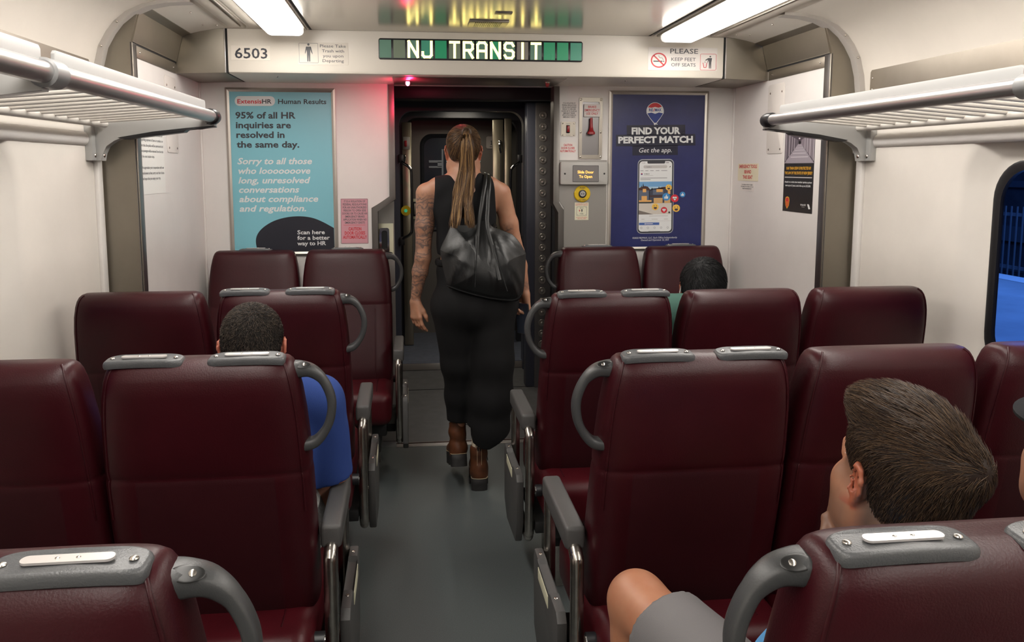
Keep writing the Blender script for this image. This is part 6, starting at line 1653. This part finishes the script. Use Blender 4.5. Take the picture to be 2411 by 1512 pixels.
def man_brown():
    base = (.66, 1.02, .46); t = thing('person', 'brown-haired man in grey shorts at lower right resting his chin on a fist', 'person', base)
    hd = Head((.785, 1.145, 1.006), rot(-6, 6, 3), 1.04)
    J = dict(sh=(V3(.592, .995, .822), V3(.940, .990, .825)), el=(V3(.572, 1.160, .610), V3(.93, 1.14, .60)), wr=(V3(.711, 1.165, .803), V3(.83, 1.33, .61)),
             hip=(V3(.60, 1.01, .565), V3(.79, 1.01, .56)), kn=(V3(.448, 1.445, .638), V3(.80, 1.44, .55)), an=(V3(.440, 1.395, .20), V3(.80, 1.40, .12)))
    hands = [((J['wr'][0], (.05, .10, 1), (.6, .8, -.1), (.8, -.55, 0)), dict(curl=[(22, 100, 60), (24, 102, 60), (26, 104, 60), (28, 104, 60)], thumb=30, kk=.004)),
             ((J['wr'][1], (-.3, .95, -.1), (0, 0, -1), (-1, 0, 0)), dict(curl=(20, 25, 15)))]
    def stub(P):
        q = hd.loc(P); beard = ramp(q[:, 2], -.020, -.055) * 0 + ramp(-q[:, 2], .020, .060) * ramp(q[:, 1], -.020, .008) * (q[:, 2] > -.16) * .6
        beard = beard * (1 - .0)
        nape = ramp(q[:, 2], -.125, -.062) * ramp(-q[:, 1], .008, .03) * .85 * (np.abs(q[:, 0]) < .09)
        side = ramp(q[:, 2], -.045, .012) * (q[:, 1] > -.03) * (q[:, 1] < .066) * ramp(np.abs(q[:, 0]), .050, .060) * .75 * (np.abs(q[:, 0]) < .0775)
        return np.clip(np.maximum(np.maximum(beard, nape), side), 0, 1)
    seated(t, base, hd, J, SK2, cloth('sky_blue_jersey', (.10, .32, .62)), cloth('grey_shorts_cloth', (.155, .148, .150)), hands, attrs={'stubble': stub}, h=.0037, neck=.064, leghem=.80, sleeve=.5)
    mh = [hair_mat('brown_hair', (.036, .020, .0115)), hair_mat('brown_hair_light', (.088, .052, .028)), hair_mat('brown_hair_dark', (.020, .012, .009)), hair_mat('brown_hair_tip', (.16, .105, .062))]
    whorl = hd.w(.030, -.108, .052)
    def ex(H):
        H.ell(hd.w(-.012, .030, .100), np.array([.056, .060, .024]), hd.R, .03); H.ell(hd.w(-.012, .032, .086), np.array([.048, .034, .028]), hd.R, .03)
        H.ell(whorl + hd.R @ V3(0, .012, -.004), np.array([.036, .026, .036]), hd.R, .03)
    H = hair_on(hd, t, base, mh[0], ex, lambda H: hairline(H, hd, side_z=-.004, nape=-.066, front=.094, fz=.004), grow=.0065)
    o, P, Fc = H.build('hair', mh[2], t, None, base)
    def d(P):
        q = hd.loc(P); v = P - whorl; v = v / np.linalg.norm(v, axis=1, keepdims=True)
        top = ramp(q[:, 2], .035, .085)[:, None]
        dn = -hd.R[:, 2][None, :]; fwd = hd.R[:, 1][None, :]; left = -hd.R[:, 0][None, :]
        return v * (.55 + .5 * top) + (1 - top) * (.75 * dn) + top * (.35 * fwd + .25 * left)
    sd = seeds_on(P, Fc, 17000, lambda c: np.ones(len(c)))
    q = hd.loc(sd); Ls = np.interp(q[:, 2], [-.08, -.03, .03, .07, .12], [.006, .012, .020, .036, .046])
    strands(H, sd, d, Ls, .00040, [mh[0], mh[0], mh[1], mh[2], mh[0], mh[1]], 'hair_strands', o, base, seg=5, lift=.005, rise=lambda P: .010 * ramp(hd.loc(P)[:, 2], .075, .12), jitter=.16, follow=.9)
man_brown()

def capped():
    base = (1.09, 1.02, .46); t = thing('person', 'person in a black cap at the right edge of the photo, mostly out of frame', 'person', base)
    hd = Head((1.100, 1.130, 1.035), rot(18, 0, 0), .98)
    J = dict(sh=(V3(.975, 1.03, .835), V3(1.295, 1.03, .835)), el=(V3(1.04, 1.17, .60), V3(1.31, 1.12, .60)), wr=(V3(1.07, 1.36, .60), V3(1.22, 1.36, .60)), hip=(V3(1.05, 1.0, .56), V3(1.22, 1.0, .56)), kn=(V3(1.05, 1.43, .55), V3(1.24, 1.43, .55)), an=(V3(1.05, 1.40, .12), V3(1.24, 1.40, .12)))
    hands = [((J['wr'][0], (.3, .95, 0), (0, 0, -1), (1, 0, 0)), dict(curl=(20, 25, 15))), ((J['wr'][1], (-.3, .95, 0), (0, 0, -1), (-1, 0, 0)), dict(curl=(20, 25, 15)))]
    seated(t, base, hd, J, SK4, cloth('black_shirt', (.012, .012, .013)), cloth('dark_shorts', (.02, .02, .022)), hands)
    mh = hair_mat('dark_short_hair', (.014, .011, .009)); H = hair_on(hd, t, base, mh, lambda H: None, lambda H: hairline(H, hd), grow=.008); H.cut(hd.w(0, 0, .055), hd.R @ V3(0, 0, 1)); H.build('hair', mh, t, None, base)
    ct = thing('baseball_cap', 'black cap on the head of the person at the right edge', 'cap', hd.w(0, 0, .05))
    M_cap = cloth('black_cap_cloth', (.010, .010, .011)); C = Field(hd.c - .19, hd.c + .22, .005)
    C.ell(hd.w(0, -.016, .045), np.array([.090, .108, .092]), hd.R); C.cut(hd.w(0, 0, .048), hd.R @ V3(0, 0, -1)); C.build('crown', M_cap, ct, None, hd.w(0, 0, .05))
    g = G(off=hd.w(0, 0, .05)); rg = []
    for zz in (.047, .052): rg.append([hd.w(.078 * math.cos(a), .055 + .115 * max(0, math.sin(a)), zz - .012 * abs(math.cos(a))) for a in [math.pi * i / 16 for i in range(17)]] + [hd.w(-.078, .04, zz - .012), hd.w(.078, .04, zz - .012)])
    g.loft(rg, M_cap); g.build('brim', ct)
capped()
